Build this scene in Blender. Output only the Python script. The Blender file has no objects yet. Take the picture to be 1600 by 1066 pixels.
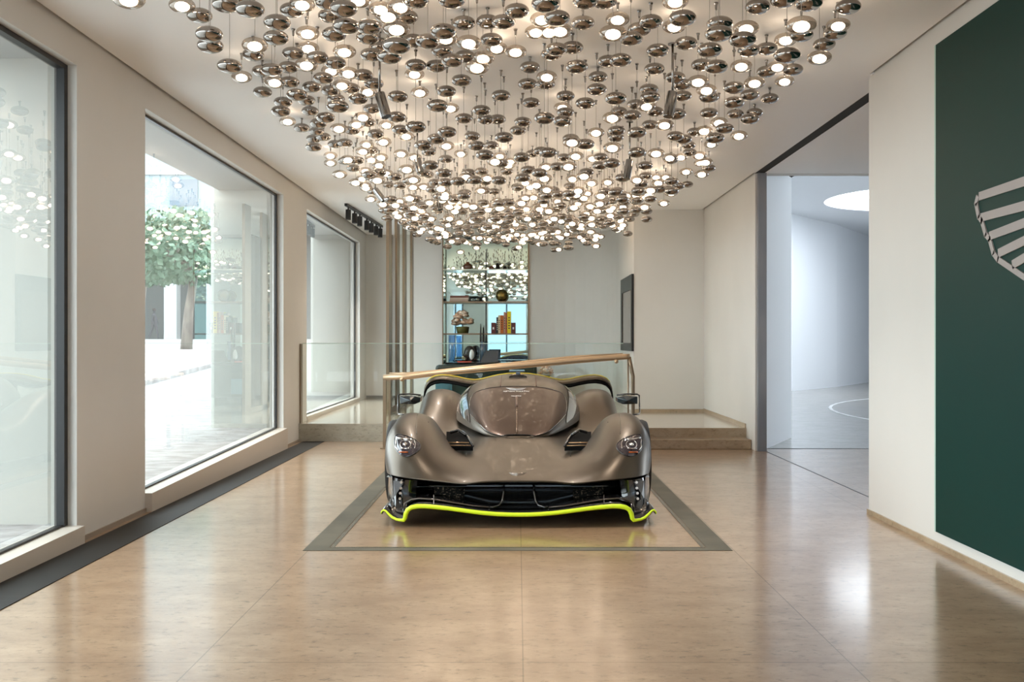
import bpy, bmesh, math, random
from mathutils import Vector, Matrix
from mathutils.bvhtree import BVHTree

# ------------------------------------------------------------------ camera, world, exposure
F, VX, VY, CZ, H = 1600.0, 809.0, 533.0, 1.24, 3.13
sc = bpy.context.scene
cam_d = bpy.data.cameras.new('camera'); cam = bpy.data.objects.new('camera', cam_d)
sc.collection.objects.link(cam); sc.camera = cam
cam.location = (0, 0, CZ); cam.rotation_euler = (math.pi/2, 0, 0)
cam_d.sensor_width = 36; cam_d.lens = 36.0*F/1600; cam_d.shift_x = -(VX-800)/1600; cam_d.shift_y = 0
cam_d.clip_start = .05; cam_d.clip_end = 400
sc.view_settings.view_transform = 'Standard'; sc.view_settings.look = 'None'
sc.view_settings.exposure = 1.38; sc.view_settings.gamma = 1; sc.view_settings.use_curve_mapping = False
sc.cycles.use_denoising = True
sc.cycles.max_bounces = 10; sc.cycles.diffuse_bounces = 5; sc.cycles.glossy_bounces = 6
sc.cycles.transparent_max_bounces = 24; sc.cycles.sample_clamp_indirect = 6
sc.cycles.caustics_reflective = False; sc.cycles.caustics_refractive = False
w = bpy.data.worlds.new('sky'); sc.world = w; w.use_nodes = True
bg = w.node_tree.nodes['Background']; bg.inputs[0].default_value = (.83, .93, 1.0, 1); bg.inputs[1].default_value = 3.1

def area(name, loc, rot, sx, sy, power, col=(1, 1, 1)):
    l = bpy.data.lights.new(name, 'AREA'); l.shape = 'RECTANGLE'; l.size = sx; l.size_y = sy
    l.energy = power; l.color = col
    o = bpy.data.objects.new(name, l); sc.collection.objects.link(o); o.location = loc; o.rotation_euler = rot
    return o
WARM = (1.0, .80, .58)

# ------------------------------------------------------------------ helpers
C = sc.collection
def P(px, py, D): return Vector(((px-VX)/F*D, D, CZ-(py-VY)/F*D))

def mat(name, col, rough=.5, metal=0.0, coat=0.0, emit=None, es=0.0, spec=.5, trans=0.0, ior=1.45):
    m = bpy.data.materials.new(name); m.use_nodes = True
    b = m.node_tree.nodes['Principled BSDF']
    b.inputs['Base Color'].default_value = (*col, 1); b.inputs['Roughness'].default_value = rough
    b.inputs['Metallic'].default_value = metal; b.inputs['Coat Weight'].default_value = coat
    b.inputs['Coat Roughness'].default_value = .03
    b.inputs['Specular IOR Level'].default_value = spec; b.inputs['IOR'].default_value = ior
    b.inputs['Transmission Weight'].default_value = trans
    if emit: b.inputs['Emission Color'].default_value = (*emit, 1); b.inputs['Emission Strength'].default_value = es
    return m
def nodes(m): return m.node_tree.nodes, m.node_tree.links, m.node_tree.nodes['Principled BSDF']
def noisy(m, c1, c2, scale=(4, 4, 4), detail=6, bump=0.0, lo=.35, hi=.65, nscale=1.0, rvar=0.0):
    n, l, b = nodes(m)
    tc = n.new('ShaderNodeTexCoord'); mp = n.new('ShaderNodeMapping'); mp.inputs['Scale'].default_value = scale
    no = n.new('ShaderNodeTexNoise'); no.inputs['Detail'].default_value = detail; no.inputs['Scale'].default_value = nscale
    cr = n.new('ShaderNodeValToRGB'); cr.color_ramp.elements[0].position = lo; cr.color_ramp.elements[1].position = hi
    cr.color_ramp.elements[0].color = (*c1, 1); cr.color_ramp.elements[1].color = (*c2, 1)
    l.new(tc.outputs['Object'], mp.inputs[0]); l.new(mp.outputs[0], no.inputs['Vector']); l.new(no.outputs[0], cr.inputs[0])
    l.new(cr.outputs[0], b.inputs['Base Color'])
    if bump:
        bp = n.new('ShaderNodeBump'); bp.inputs['Strength'].default_value = bump; bp.inputs['Distance'].default_value = .01
        l.new(no.outputs[0], bp.inputs['Height']); l.new(bp.outputs[0], b.inputs['Normal'])
    return m
def thin_glass(name, tint, refl=1.0, ior=1.5, extra=0.0, rough=0.0, gc=(1, 1, 1)):
    m = bpy.data.materials.new(name); m.use_nodes = True; n = m.node_tree.nodes; l = m.node_tree.links
    n.clear(); out = n.new('ShaderNodeOutputMaterial'); mx = n.new('ShaderNodeMixShader')
    t = n.new('ShaderNodeBsdfTransparent'); t.inputs[0].default_value = (*tint, 1)
    g = n.new('ShaderNodeBsdfGlossy'); g.inputs['Roughness'].default_value = rough; g.inputs[0].default_value = (*gc, 1)
    fr = n.new('ShaderNodeFresnel'); fr.inputs[0].default_value = ior
    ma = n.new('ShaderNodeMath'); ma.operation = 'MULTIPLY_ADD'; ma.inputs[1].default_value = refl; ma.inputs[2].default_value = extra; ma.use_clamp = True
    ge = n.new('ShaderNodeNewGeometry'); iv = n.new('ShaderNodeMath'); iv.operation = 'SUBTRACT'; iv.inputs[0].default_value = 1; iv.use_clamp = True
    mu = n.new('ShaderNodeMath'); mu.operation = 'MULTIPLY'; l.new(ge.outputs['Backfacing'], iv.inputs[1])
    l.new(fr.outputs[0], ma.inputs[0]); l.new(ma.outputs[0], mu.inputs[0]); l.new(iv.outputs[0], mu.inputs[1]); l.new(mu.outputs[0], mx.inputs[0]); l.new(t.outputs[0], mx.inputs[1]); l.new(g.outputs[0], mx.inputs[2])
    l.new(mx.outputs[0], out.inputs[0]); return m

def new_bm(): return bmesh.new()
def bx(bm, x0, x1, y0, y1, z0, z1):
    v = [bm.verts.new((x, y, z)) for x in (x0, x1) for y in (y0, y1) for z in (z0, z1)]
    for f in ((0, 1, 3, 2), (4, 6, 7, 5), (0, 4, 5, 1), (2, 3, 7, 6), (0, 2, 6, 4), (1, 5, 7, 3)): bm.faces.new([v[i] for i in f])
    return v
def hexa(bm, b, t):  # bottom 4, top 4 points, same winding
    B = [bm.verts.new(p) for p in b]; T = [bm.verts.new(p) for p in t]; n = len(B)
    bm.faces.new(B[::-1]); bm.faces.new(T)
    for i in range(n): bm.faces.new((B[i], B[(i+1) % n], T[(i+1) % n], T[i]))
def tube(bm, pts, r, seg=8, flat=1.0, caps=True, up=Vector((0, 0, 1))):
    pts = [Vector(p) for p in pts]; rings = []
    for i, p in enumerate(pts):
        d = (pts[min(i+1, len(pts)-1)]-pts[max(i-1, 0)]).normalized()
        a = d.cross(up)
        if a.length < 1e-3: a = d.cross(Vector((1, 0, 0)))
        a.normalize(); b = a.cross(d).normalized()
        rr = r[i] if isinstance(r, (list, tuple)) else r
        rings.append([bm.verts.new(p+a*math.cos(k/seg*2*math.pi)*rr+b*math.sin(k/seg*2*math.pi)*rr*flat) for k in range(seg)])
    for A, B in zip(rings, rings[1:]):
        for k in range(seg): bm.faces.new((A[k], A[(k+1) % seg], B[(k+1) % seg], B[k]))
    if caps: bm.faces.new(rings[0][::-1]); bm.faces.new(rings[-1])
def lathe(bm, prof, seg=24, c=(0, 0, 0)):
    rings = []
    for r, z in prof:
        if r < 1e-6: rings.append([bm.verts.new((c[0], c[1], c[2]+z))])
        else: rings.append([bm.verts.new((c[0]+r*math.cos(k/seg*2*math.pi), c[1]+r*math.sin(k/seg*2*math.pi), c[2]+z)) for k in range(seg)])
    for A, B in zip(rings, rings[1:]):
        for k in range(seg):
            a = A[k % len(A)], A[(k+1) % seg % len(A)], B[(k+1) % seg % len(B)], B[k % len(B)]
            q = list(dict.fromkeys(a))
            if len(q) > 2: bm.faces.new(q)
def blob(bm, c, rx, ry, rz, sub=2, jit=0.0, rnd=random):
    r = bmesh.ops.create_icosphere(bm, subdivisions=sub, radius=1)
    for v in r['verts']:
        k = 1+rnd.uniform(-jit, jit); v.co = Vector((c[0]+v.co.x*rx*k, c[1]+v.co.y*ry*k, c[2]+v.co.z*rz*k))
def grid(bm, G):
    V = [[bm.verts.new(p) for p in row] for row in G]
    for a, b in zip(V, V[1:]):
        for i in range(len(a)-1): bm.faces.new((a[i], a[i+1], b[i+1], b[i]))
    return V
def obj(name, bm, m=None, parent=None, smooth=False, bevel=0, mats=None, fix=True, loc=None):
    me = bpy.data.meshes.new(name)
    if fix: bmesh.ops.recalc_face_normals(bm, faces=bm.faces)
    if loc is not None: bmesh.ops.translate(bm, verts=bm.verts, vec=-Vector(loc))
    bm.to_mesh(me); bm.free()
    for x in (mats or [m]): me.materials.append(x)
    if smooth:
        for p in me.polygons: p.use_smooth = True
    o = bpy.data.objects.new(name, me); C.objects.link(o)
    if loc is not None: o.location = loc
    if parent: o.parent = parent
    if bevel:
        b = o.modifiers.new('bevel', 'BEVEL'); b.width = bevel; b.segments = 2; b.limit_method = 'ANGLE'
    return o
def thing(name, label, cat, loc=(0, 0, 0), group=None):
    o = bpy.data.objects.new(name, None); C.objects.link(o); o.location = loc; o.empty_display_size = .1
    o['label'] = label; o['category'] = cat
    if group: o['group'] = group
    return o
def tag(o, label, cat, group=None):
    o['label'] = label; o['category'] = cat
    if group: o['group'] = group
    return o
def struct(name, bm, m, **k):
    o = obj(name, bm, m, **k); o['kind'] = 'structure'; return o
def text_mesh(name, s, size, m, M, parent=None, extr=.0015, wide=None):
    cu = bpy.data.curves.new(name, 'FONT'); cu.body = s; cu.size = size; cu.align_x = 'CENTER'; cu.align_y = 'CENTER'; cu.extrude = extr
    t = bpy.data.objects.new(name+'_tmp', cu); C.objects.link(t); bpy.context.view_layer.update()
    me = bpy.data.meshes.new_from_object(t.evaluated_get(bpy.context.evaluated_depsgraph_get())); bpy.data.objects.remove(t)
    if wide:
        xs = [v.co.x for v in me.vertices]; k = wide/(max(xs)-min(xs))
        for v in me.vertices: v.co.x *= k
    me.transform(M); me.materials.clear(); me.materials.append(m)
    o = bpy.data.objects.new(name, me); C.objects.link(o)
    if parent: o.parent = parent
    return o

# ------------------------------------------------------------------ materials
M_wall = noisy(mat('white_plaster', (.8, .79, .77), .55), (.665, .65, .62), (.69, .675, .645), (1.2, 1.2, 1.2), 3)
M_ceil = mat('ceiling_paint', (.92, .92, .92), .45)
M_void = mat('shadow_gap', (.02, .02, .02), .9)
M_pl = mat('plinth_paint', (.62, .56, .49), .35)
M_blk = mat('black_metal', (.015, .015, .016), .4)
M_brass = mat('bronze', (.27, .20, .135), .35, .8)
M_rail = mat('rail_bronze', (.50, .36, .23), .35, .6)
M_green = mat('panel_green', (.0035, .032, .026), .5, spec=.18)
M_greenlip = mat('panel_edge', (.45, .62, .55), .4)
M_logo = mat('emblem_grey', (.33, .30, .29), .5)
M_mirror = mat('mirror', (.62, .80, .76), .015, 1.0)
M_bmirror = mat('bronze_mirror', (.35, .30, .26), .03, 1.0)
M_glass = thin_glass('window_glass', (.955, .968, .95), 1.6, 1.5, .04)
M_bal = thin_glass('balustrade_glass', (.965, .985, .975), .8, 1.42)
M_gedge = mat('glass_edge', (.45, .58, .50), .2, 0, 0)
M_steel = mat('brushed_steel', (.45, .47, .50), .35, .8)
M_grille = mat('floor_grille', (.035, .034, .034), .6, spec=.2)

def floor_mat(name, c1, c2, c3, rough=.16, tiles=True):
    m = mat(name, c1, rough); n, l, b = nodes(m)
    b.inputs['Coat Weight'].default_value = .8; b.inputs['Coat Roughness'].default_value = .14; b.inputs['Coat IOR'].default_value = 1.6
    tc = n.new('ShaderNodeTexCoord')
    def noise(sc_, ns, det, ro=.6):
        mp = n.new('ShaderNodeMapping'); mp.inputs['Scale'].default_value = sc_
        no = n.new('ShaderNodeTexNoise'); no.inputs['Scale'].default_value = ns; no.inputs['Detail'].default_value = det; no.inputs['Roughness'].default_value = ro
        l.new(tc.outputs['Object'], mp.inputs[0]); l.new(mp.outputs[0], no.inputs['Vector']); return no
    a = noise((2.6, 4.2, 6), 1.0, 12, .80); s = noise((15, 26, 30), 1.0, 8, .75)
    r1 = n.new('ShaderNodeValToRGB'); e = r1.color_ramp.elements; e[0].position = .38; e[0].color = (*c1, 1); e[1].position = .62; e[1].color = (*c2, 1)
    r2 = n.new('ShaderNodeValToRGB'); e = r2.color_ramp.elements; e[0].position = .36; e[0].color = (1, 1, 1, 1); e[1].position = .46; e[1].color = (0, 0, 0, 1)
    mx = n.new('ShaderNodeMix'); mx.data_type = 'RGBA'; mx.inputs['B'].default_value = (*c3, 1)
    mm = n.new('ShaderNodeMath'); mm.operation = 'MULTIPLY'; mm.inputs[1].default_value = .85
    l.new(a.outputs[0], r1.inputs[0]); l.new(s.outputs[0], r2.inputs[0]); l.new(r2.outputs[0], mm.inputs[0])
    l.new(mm.outputs[0], mx.inputs['Factor']); l.new(r1.outputs[0], mx.inputs['A'])
    last = mx.outputs['Result']
    if tiles:
        br = n.new('ShaderNodeTexBrick'); br.offset = 0; br.inputs['Scale'].default_value = 1
        br.inputs['Brick Width'].default_value = 1.26; br.inputs['Row Height'].default_value = 2.1; br.inputs['Mortar Size'].default_value = .0028
        br.inputs['Color1'].default_value = (1, 1, 1, 1); br.inputs['Color2'].default_value = (.93, .93, .93, 1); br.inputs['Mortar'].default_value = (.45, .40, .34, 1)
        mp = n.new('ShaderNodeMapping'); mp.inputs['Location'].default_value = (-.02+1.26*4, 2.1*8-6.05+2.1*0, 0)
        l.new(tc.outputs['Object'], mp.inputs[0]); l.new(mp.outputs[0], br.inputs['Vector'])
        m2 = n.new('ShaderNodeMix'); m2.data_type = 'RGBA'; m2.blend_type = 'MULTIPLY'; m2.inputs['Factor'].default_value = 1
        l.new(last, m2.inputs['A']); l.new(br.outputs['Color'], m2.inputs['B']); last = m2.outputs['Result']
    l.new(last, b.inputs['Base Color'])
    return m
M_floor = floor_mat('travertine', (.31, .185, .105), (.46, .305, .185), (.15, .085, .045), .3)
M_floor2 = floor_mat('travertine_grey', (.24, .225, .205), (.36, .34, .31), (.15, .14, .125), .35, tiles=False)
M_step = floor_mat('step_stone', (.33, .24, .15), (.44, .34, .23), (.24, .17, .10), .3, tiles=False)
M_plat = floor_mat('platform_stone', (.54, .46, .36), (.62, .54, .44), (.50, .42, .33), .16, tiles=False)

# ------------------------------------------------------------------ setting
XL, XR = -2.70, 2.52
R1, Y0 = 2.68, -6.0
bm = new_bm(); bx(bm, XL-.12, 2.79, Y0, 12.9, -.1, 0); bx(bm, 2.79, 9, 7.0, 11.78, -.1, 0); struct('floor', bm, M_floor)
bm = new_bm(); bx(bm, 2.70, 20, 11.80, 40, -.1, 0); struct('floor_side_room', bm, M_floor2)
# platform
bm = new_bm()
bx(bm, XL-.1, -1.45, 12.64, 18.7, 0, .22); bx(bm, -1.45, 1.45, 12.66, 18.7, 0, .22); bx(bm, 1.45, R1, 12.0, 18.7, .0, .22)
struct('floor_platform', bm, M_plat)
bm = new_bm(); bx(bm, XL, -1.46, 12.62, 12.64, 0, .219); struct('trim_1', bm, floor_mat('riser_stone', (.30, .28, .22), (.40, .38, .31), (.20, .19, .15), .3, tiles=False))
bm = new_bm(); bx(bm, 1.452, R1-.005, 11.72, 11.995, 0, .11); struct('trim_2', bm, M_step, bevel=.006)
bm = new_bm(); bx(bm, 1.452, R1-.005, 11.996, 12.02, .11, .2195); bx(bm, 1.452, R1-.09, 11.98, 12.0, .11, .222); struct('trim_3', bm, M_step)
bm = new_bm(); hexa(bm, [(-1.44, 11.85, 0), (1.44, 11.85, 0), (1.44, 12.655, 0), (-1.44, 12.655, 0)],
     [(-1.44, 11.85, .01), (1.44, 11.85, .215), (1.44, 12.655, .215), (-1.44, 12.655, .01)]); struct('floor_ramp', bm, M_plat)

# left wall with three window openings
WIN = [(-.6, 6.27), (7.42, 11.80), (13.10, 17.50)]
WT = 2.93
def gz(D): return .023*(D-1.5)
bm = new_bm()
ys = [Y0, -.6]
for a, b in [(Y0, -.6), (6.27, 7.42), (11.80, 13.10), (17.50, 18.7)]: bx(bm, XL-.13, XL, a, b, -.1, WT)
bx(bm, XL-.13, XL, Y0, 18.7, WT, H+.2)
struct('wall_left', bm, M_wall)
for i, (a, b) in enumerate(WIN):
    zb = .22 if i == 2 else 0
    za = (.20 if i == 2 else 0)
    ha, hb = (.075+za if i == 2 else gz(a)), (.055+.22 if i == 2 else gz(b))
    if i == 0: ha = .01
    pf = XL+.05 if i < 2 else XL+.01
    bm = new_bm(); hexa(bm, [(XL-.14, a, za), (pf, a, za), (pf, b, za), (XL-.14, b, za)], [(XL-.14, a, ha), (pf, a, ha), (pf, b, hb), (XL-.14, b, hb)])
    struct('trim_%d' % (4+i), bm, M_pl)
    bm = new_bm(); gx = XL-.085
    hexa(bm, [(gx-.006, a+.02, ha+.003), (gx+.006, a+.02, ha+.003), (gx+.006, b-.045, hb+.003), (gx-.006, b-.045, hb+.003)],
         [(gx-.006, a+.02, WT-.03), (gx+.006, a+.02, WT-.03), (gx+.006, b-.045, WT-.03), (gx-.006, b-.045, WT-.03)])
    wn = struct('window_%d' % (i+1), bm, M_glass)
    bm = new_bm()
    fw = .03 if i == 0 else .014; ft = .03 if i == 0 else .018
    bx(bm, gx-fw, gx+fw, b-.05, b-.002, hb+.004, WT-.002); bx(bm, gx-fw, gx+fw, a, b-.05, WT-.002-ft, WT-.002)
    if i == 0: bx(bm, gx-.03, gx+.03, a+.002, a+.04, ha+.01, WT-.03)
    hexa(bm, [(gx-.02, a, ha+.001), (gx+.02, a, ha+.001), (gx+.02, b-.05, hb+.001), (gx-.02, b-.05, hb+.001)],
         [(gx-.02, a, ha+.012), (gx+.02, a, ha+.012), (gx+.02, b-.05, hb+.012), (gx-.02, b-.05, hb+.012)])
    obj('window_frame', bm, M_blk, wn)
# little skirting of the piers
bm = new_bm()
for a, b in [(6.275, 7.415), (11.81, 12.6)]: bx(bm, XL-.02, XL+.012, a, b, 0, .03)
struct('baseboard_left', bm, mat('pier_skirting', (.30, .25, .20), .5))
# grille
bm = new_bm(); bx(bm, XL+.055, -2.38, Y0, 12.62, .001, .004)
m = M_grille; n, l, b = nodes(m); tc = n.new('ShaderNodeTexCoord'); wv = n.new('ShaderNodeTexWave'); wv.bands_direction = 'Y'; wv.inputs['Scale'].default_value = 22
cr = n.new('ShaderNodeValToRGB'); cr.color_ramp.elements[0].color = (.008, .008, .008, 1); cr.color_ramp.elements[1].color = (.05, .047, .044, 1)
l.new(tc.outputs['Object'], wv.inputs['Vector']); l.new(wv.outputs[0], cr.inputs[0]); l.new(cr.outputs[0], b.inputs['Base Color'])
struct('floor_grille', bm, M_grille)

# right wall (green panel), with its end face
bm = new_bm(); bx(bm, XR, XR+.3, Y0, 7.35, -.1, H+.2); struct('wall_right', bm, M_wall)
bm = new_bm(); bx(bm, XR-.012, XR, Y0, 7.36, 0, .035); struct('baseboard_right', bm, M_step)
bm = new_bm(); bx(bm, R1, R1+.10, 11.55, 15.0, -.1, H+.2); bx(bm, R1+.1, 3.5, 14.8, 15.0, -.1, H+.2); struct('wall_right_far', bm, M_wall)
bm = new_bm(); bx(bm, R1-.012, R1, 12.02, 14.72, .22, .27); struct('baseboard_right_far', bm, M_step)
bm = new_bm(); bx(bm, 1.67, R1-.013, 14.708, 14.72, .22, .262); struct('baseboard_back', bm, M_step)
# back walls
bm = new_bm(); bx(bm, 1.67, R1-.001, 14.73, 14.95, -.1, H+.2); bx(bm, 1.67, 1.9, 14.951, 16.999, -.1, H+.2)
def arc(r, n=10): return [(.47+r*math.cos(t*math.pi/2/n), 17.0+r*math.sin(t*math.pi/2/n)) for t in range(n+1)]
A, B = arc(1.2), arc(1.43)
for i in range(len(A)-1):
    q = [A[i], B[i], B[i+1], A[i+1]]
    hexa(bm, [(x, y, -.1) for x, y in q], [(x, y, H+.2) for x, y in q])
bx(bm, XL-.1, -1.342, 18.2, 18.8, -.1, H+.2); bx(bm, .205, .47, 18.2, 18.8, -.1, H+.2); bx(bm, -1.342, .205, 18.62, 18.8, -.1, H+.2)
struct('wall_back', bm, M_wall, smooth=False)
bm = new_bm(); bx(bm, XL+.01, -1.36, 18.185, 18.2, .22, .27); struct('baseboard_back_left', bm, mat('dark_skirting', (.22, .21, .2), .5))
# wall behind the camera : glazed front
bm = new_bm()
for a, b in [(-2.3, -1.25), (.35, .6), (2.3, 2.52)]: bx(bm, a, b, Y0-.2, Y0, 0, H+.2)
bx(bm, -2.7, 2.52, Y0-.2, Y0, 2.9, H+.2); struct('wall_front', bm, M_wall)
bm = new_bm()
for a in (-2.66, -2.36, -.5, 1.4): bx(bm, a, a+.06, Y0-.12, Y0-.05, 0, 2.9)
struct('window_4', bm, M_blk)
bm = new_bm(); bx(bm, -9, 9, -17, -16, 0, 9); bx(bm, -9, 9, -16, -15.2, 4.2, 5.0); struct('wall_opposite', bm, mat('opposite_facade', (.16, .20, .23), .4))
# ceiling
g = .03
poly = [(XL+g, Y0), (XR-g, Y0), (XR-g, 7.25), (2.67, 7.25), (2.67, 11.52), (R1-g, 11.52), (R1-g, 14.73), (1.67-g, 14.73)]
poly += [(.47+(1.2-g)*math.cos(t*math.pi/16), 17.0+(1.2-g)*math.sin(t*math.pi/16)) for t in range(9)] + [(XL+g, 18.2-.004)]
bm = new_bm(); hexa(bm, [(x, y, H) for x, y in poly], [(x, y, H+.03) for x, y in poly]); struct('ceiling', bm, M_ceil)
bm = new_bm(); bx(bm, 2.78, 9, 7.0, 11.55, H, H+.03); struct('ceiling_opening', bm, M_ceil)
bm = new_bm(); bx(bm, XL-.3, 9, Y0-.2, 11.6, H+.2, H+.24); bx(bm, XL-.3, 3.5, 11.6, 18.8, H+.2, H+.24); struct('ceiling_void', bm, M_void)
bm = new_bm(); bx(bm, 2.672, 2.778, 7.0, 11.55, H+.002, H+.06); struct('trim_7', bm, M_void)
# floor track, threshold
bm = new_bm(); bx(bm, 2.784, 2.796, 7.35, 11.75, .0005, .002); bx(bm, 2.69, 9, 11.77, 11.80, .0005, .003); struct('trim_8', bm, M_blk)
# opening: jamb, header, splayed wall, side room
bm = new_bm(); bx(bm, R1+.02, R1+.115, 11.5, 11.56, 0, H); struct('door_1', bm, noisy(M_steel, (.30, .32, .36), (.46, .46, .48), (3, 3, .8), 3))
bm = new_bm(); bx(bm, R1+.11, 14, 11.56, 11.72, H, 4.5); struct('wall_header', bm, M_wall)
M_w2 = mat('side_room_white', (.72, .745, .78), .6)
bm = new_bm(); hexa(bm, [(2.80, 11.80, 0), (2.87, 11.80, 0), (3.50, 13.1, 0), (3.50, 13.6, 0), (2.8, 13.6, 0)], [(2.80, 11.80, 4.4), (2.87, 11.80, 4.4), (3.50, 13.1, 4.4), (3.50, 13.6, 4.4), (2.8, 13.6, 4.4)]); struct('wall_splayed', bm, M_w2)
bm = new_bm(); pts = [(3.45, 13.5), (3.6, 18), (4.2, 21.5), (5.3, 23.8), (6.8, 25.3), (8.6, 27.6), (10.6, 30.8), (13, 34.5)]
for (x, y), (x2, y2) in zip(pts, pts[1:]): hexa(bm, [(x, y, -.05), (x2, y2, -.05), (x2-.3, y2+.3, -.05), (x-.3, y+.3, -.05)], [(x, y, 4.4), (x2, y2, 4.4), (x2-.3, y2+.3, 4.4), (x-.3, y+.3, 4.4)])
bx(bm, 13, 13.2, 17.5, 34.6, 0, 4.4)
struct('wall_side_room', bm, M_w2)
bm = new_bm(); bx(bm, 2.84, 9, 6.8, 7.0, 0, H+.1); bx(bm, 8.8, 9, 7.0, 11.5, 0, H+.1); struct('wall_passage', bm, M_w2)
# side room ceiling with round skylight hole
bm = new_bm(); cx, cy, rr = 9.0, 22.6, 2.15; N = 48
outer = []
for k in range(N):
    t = k/N*2*math.pi; c_, s_ = math.cos(t), math.sin(t); q = max(abs(c_), abs(s_)); outer.append((cx+c_/q*12, cy+s_/q*12))
ri = [(cx+rr*math.cos(k/N*2*math.pi), cy+rr*math.sin(k/N*2*math.pi)) for k in range(N)]
vo = [bm.verts.new((x, y, 4.38)) for x, y in outer]; vi = [bm.verts.new((x, y, 4.38)) for x, y in ri]; vt = [bm.verts.new((x, y, 4.7)) for x, y in ri]
for k in range(N):
    j = (k+1) % N; bm.faces.new((vo[k], vo[j], vi[j], vi[k])); bm.faces.new((vi[k], vi[j], vt[j], vt[k]))
struct('ceiling_side_room', bm, M_w2)
bm = new_bm(); lathe(bm, [(0, 0), (rr-.02, 0), (rr-.02, .02), (0, .02)], 48, (cx, cy, 4.66))
sk = tag(obj('skylight', bm, mat('skylight_diffuser', (.9, .95, 1), .5, emit=(.87, .94, 1), es=2.8)), 'large round glowing white skylight in the side room ceiling', 'skylight')
bm = new_bm(); cx, cy = 12.5, 17.0
pts = [(cx+7.0*math.cos(k/64*2*math.pi), cy+7.0*math.sin(k/64*2*math.pi), .003) for k in range(65)]
tube(bm, pts, .03, 4, .1, caps=False); struct('trim_9', bm, mat('inlay_light', (.75, .75, .75), .4))

# floor inlay frame around the car
M_inlay = noisy(mat('inlay_dark', (.12, .12, .10), .5, spec=.3), (.085, .08, .06), (.13, .12, .09), (3, 3, 3), 3)
bm = new_bm()
bx(bm, -1.27, 1.27, 6.05, 6.13, .0006, .0025); bx(bm, -1.27, -1.13, 6.13, 11.7, .0006, .0025); bx(bm, 1.13, 1.27, 6.13, 11.7, .0006, .0025)
struct('trim_10', bm, M_inlay)
bm = new_bm()
for s in (-1, 1):
    x0, x1 = sorted((s*1.10, s*1.125)); bx(bm, x0, x1, 6.135, 11.7, .0006, .003)
bx(bm, -1.10, 1.10, 6.135, 6.15, .0006, .0028)
struct('trim_11', bm, mat('inlay_groove', (.17, .15, .11), .25, .5))

# green emblem panel
gp = thing('wall_panel', 'large dark green wall panel with grey winged emblem on the right wall', 'panel', (XR, 3.0, .1))
bm = new_bm(); bx(bm, XR-.022, XR-.002, -1.5, 6.12, .10, 3.01); obj('board', bm, M_green, gp, loc=(XR, 3.0, .1)).location = (0, 0, 0)
bm = new_bm(); bx(bm, XR-.023, XR-.001, 6.121, 6.14, .10, 3.01); obj('edge_trim', bm, M_greenlip, gp, loc=(XR, 3.0, .1)).location = (0, 0, 0)
# winged emblem: feathers drawn on the panel plane
def onpanel(px, py):
    x = XR-.024; D = x*F/(px-VX); return Vector((0, D-3.0, CZ-(py-VY)/F*D-.1))
def stroke(bm, a, b, wa, wb, ext=0):
    pa, pb = onpanel(*a), onpanel(*b); d = (pb-pa).normalized(); pb = pb+d*ext; nrm = Vector((0, -d.z, d.y))
    q = [pa+nrm*wa/2, pb+nrm*wb/2, pb-nrm*wb/2, pa-nrm*wa/2]
    hexa(bm, [Vector((-.030, v.y, v.z)) for v in q], [Vector((-.0225, v.y, v.z)) for v in q])
bm = new_bm()
for a, b in [((1531, 307), (1600, 284)), ((1534, 340), (1600, 322)), ((1547, 369), (1600, 349)), ((1561, 396), (1600, 377)), ((1583, 414), (1600, 404))]:
    stroke(bm, a, b, .045, .06, 1.5)
edge = [(1529, 306), (1526, 318), (1530, 338), (1535, 345), (1541, 366), (1547, 373), (1553, 395), (1560, 405), (1600, 432)]
for i in range(len(edge)-1): stroke(bm, edge[i], edge[i+1], .032, .032, .012 if i < 7 else 1.2)
obj('emblem', bm, M_logo, gp)

# ------------------------------------------------------------------ exterior
M_pave = noisy(mat('street_paving', (.62, .60, .58), .8), (.24, .23, .225), (.40, .39, .385), (5, 9, 1), 6)
n, l, b = nodes(M_pave)
bm = new_bm(); G = [[(x, y, gz(max(y, 2)) if y < 60 else gz(60)) for x in (-60, -30, -12, -7, XL-.145)] for y in (-20, 2, 10, 20, 40, 60, 120)]
grid(bm, G); struct('floor_street', bm, M_pave)
bm = new_bm(); hexa(bm, [(-6.7, 17, .3), (-8.3, 30, .3), (-11, 45, .3), (-40, 45, .3), (-40, 17, .3)], [(-6.7, 17, gz(17)+.10), (-8.3, 30, gz(30)+.10), (-11, 45, gz(45)+.1), (-40, 45, gz(45)+.1), (-40, 17, gz(17)+.1)])
struct('trim_12', bm, noisy(mat('pavement_stone', (.4, .38, .36), .8), (.34, .31, .30), (.52, .50, .48), (2, 2, 1), 4))
M_fin = mat('fin_stone', (.43, .43, .395), .5)
for k, (a, b) in enumerate([(6.30, 7.40), (11.80, 13.05), (17.52, 18.6)]):
    bm = new_bm(); bx(bm, -3.55, XL-.142, a, b, 0, 3.4)
    struct('wall_fin_%d' % (k+1), bm, M_fin, bevel=.05)
bm = new_bm(); bx(bm, -3.45, XL-.142, -1, 18.6, 2.98, 3.3); struct('wall_canopy', bm, mat('canopy_grey', (.36, .38, .38), .6))
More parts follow.
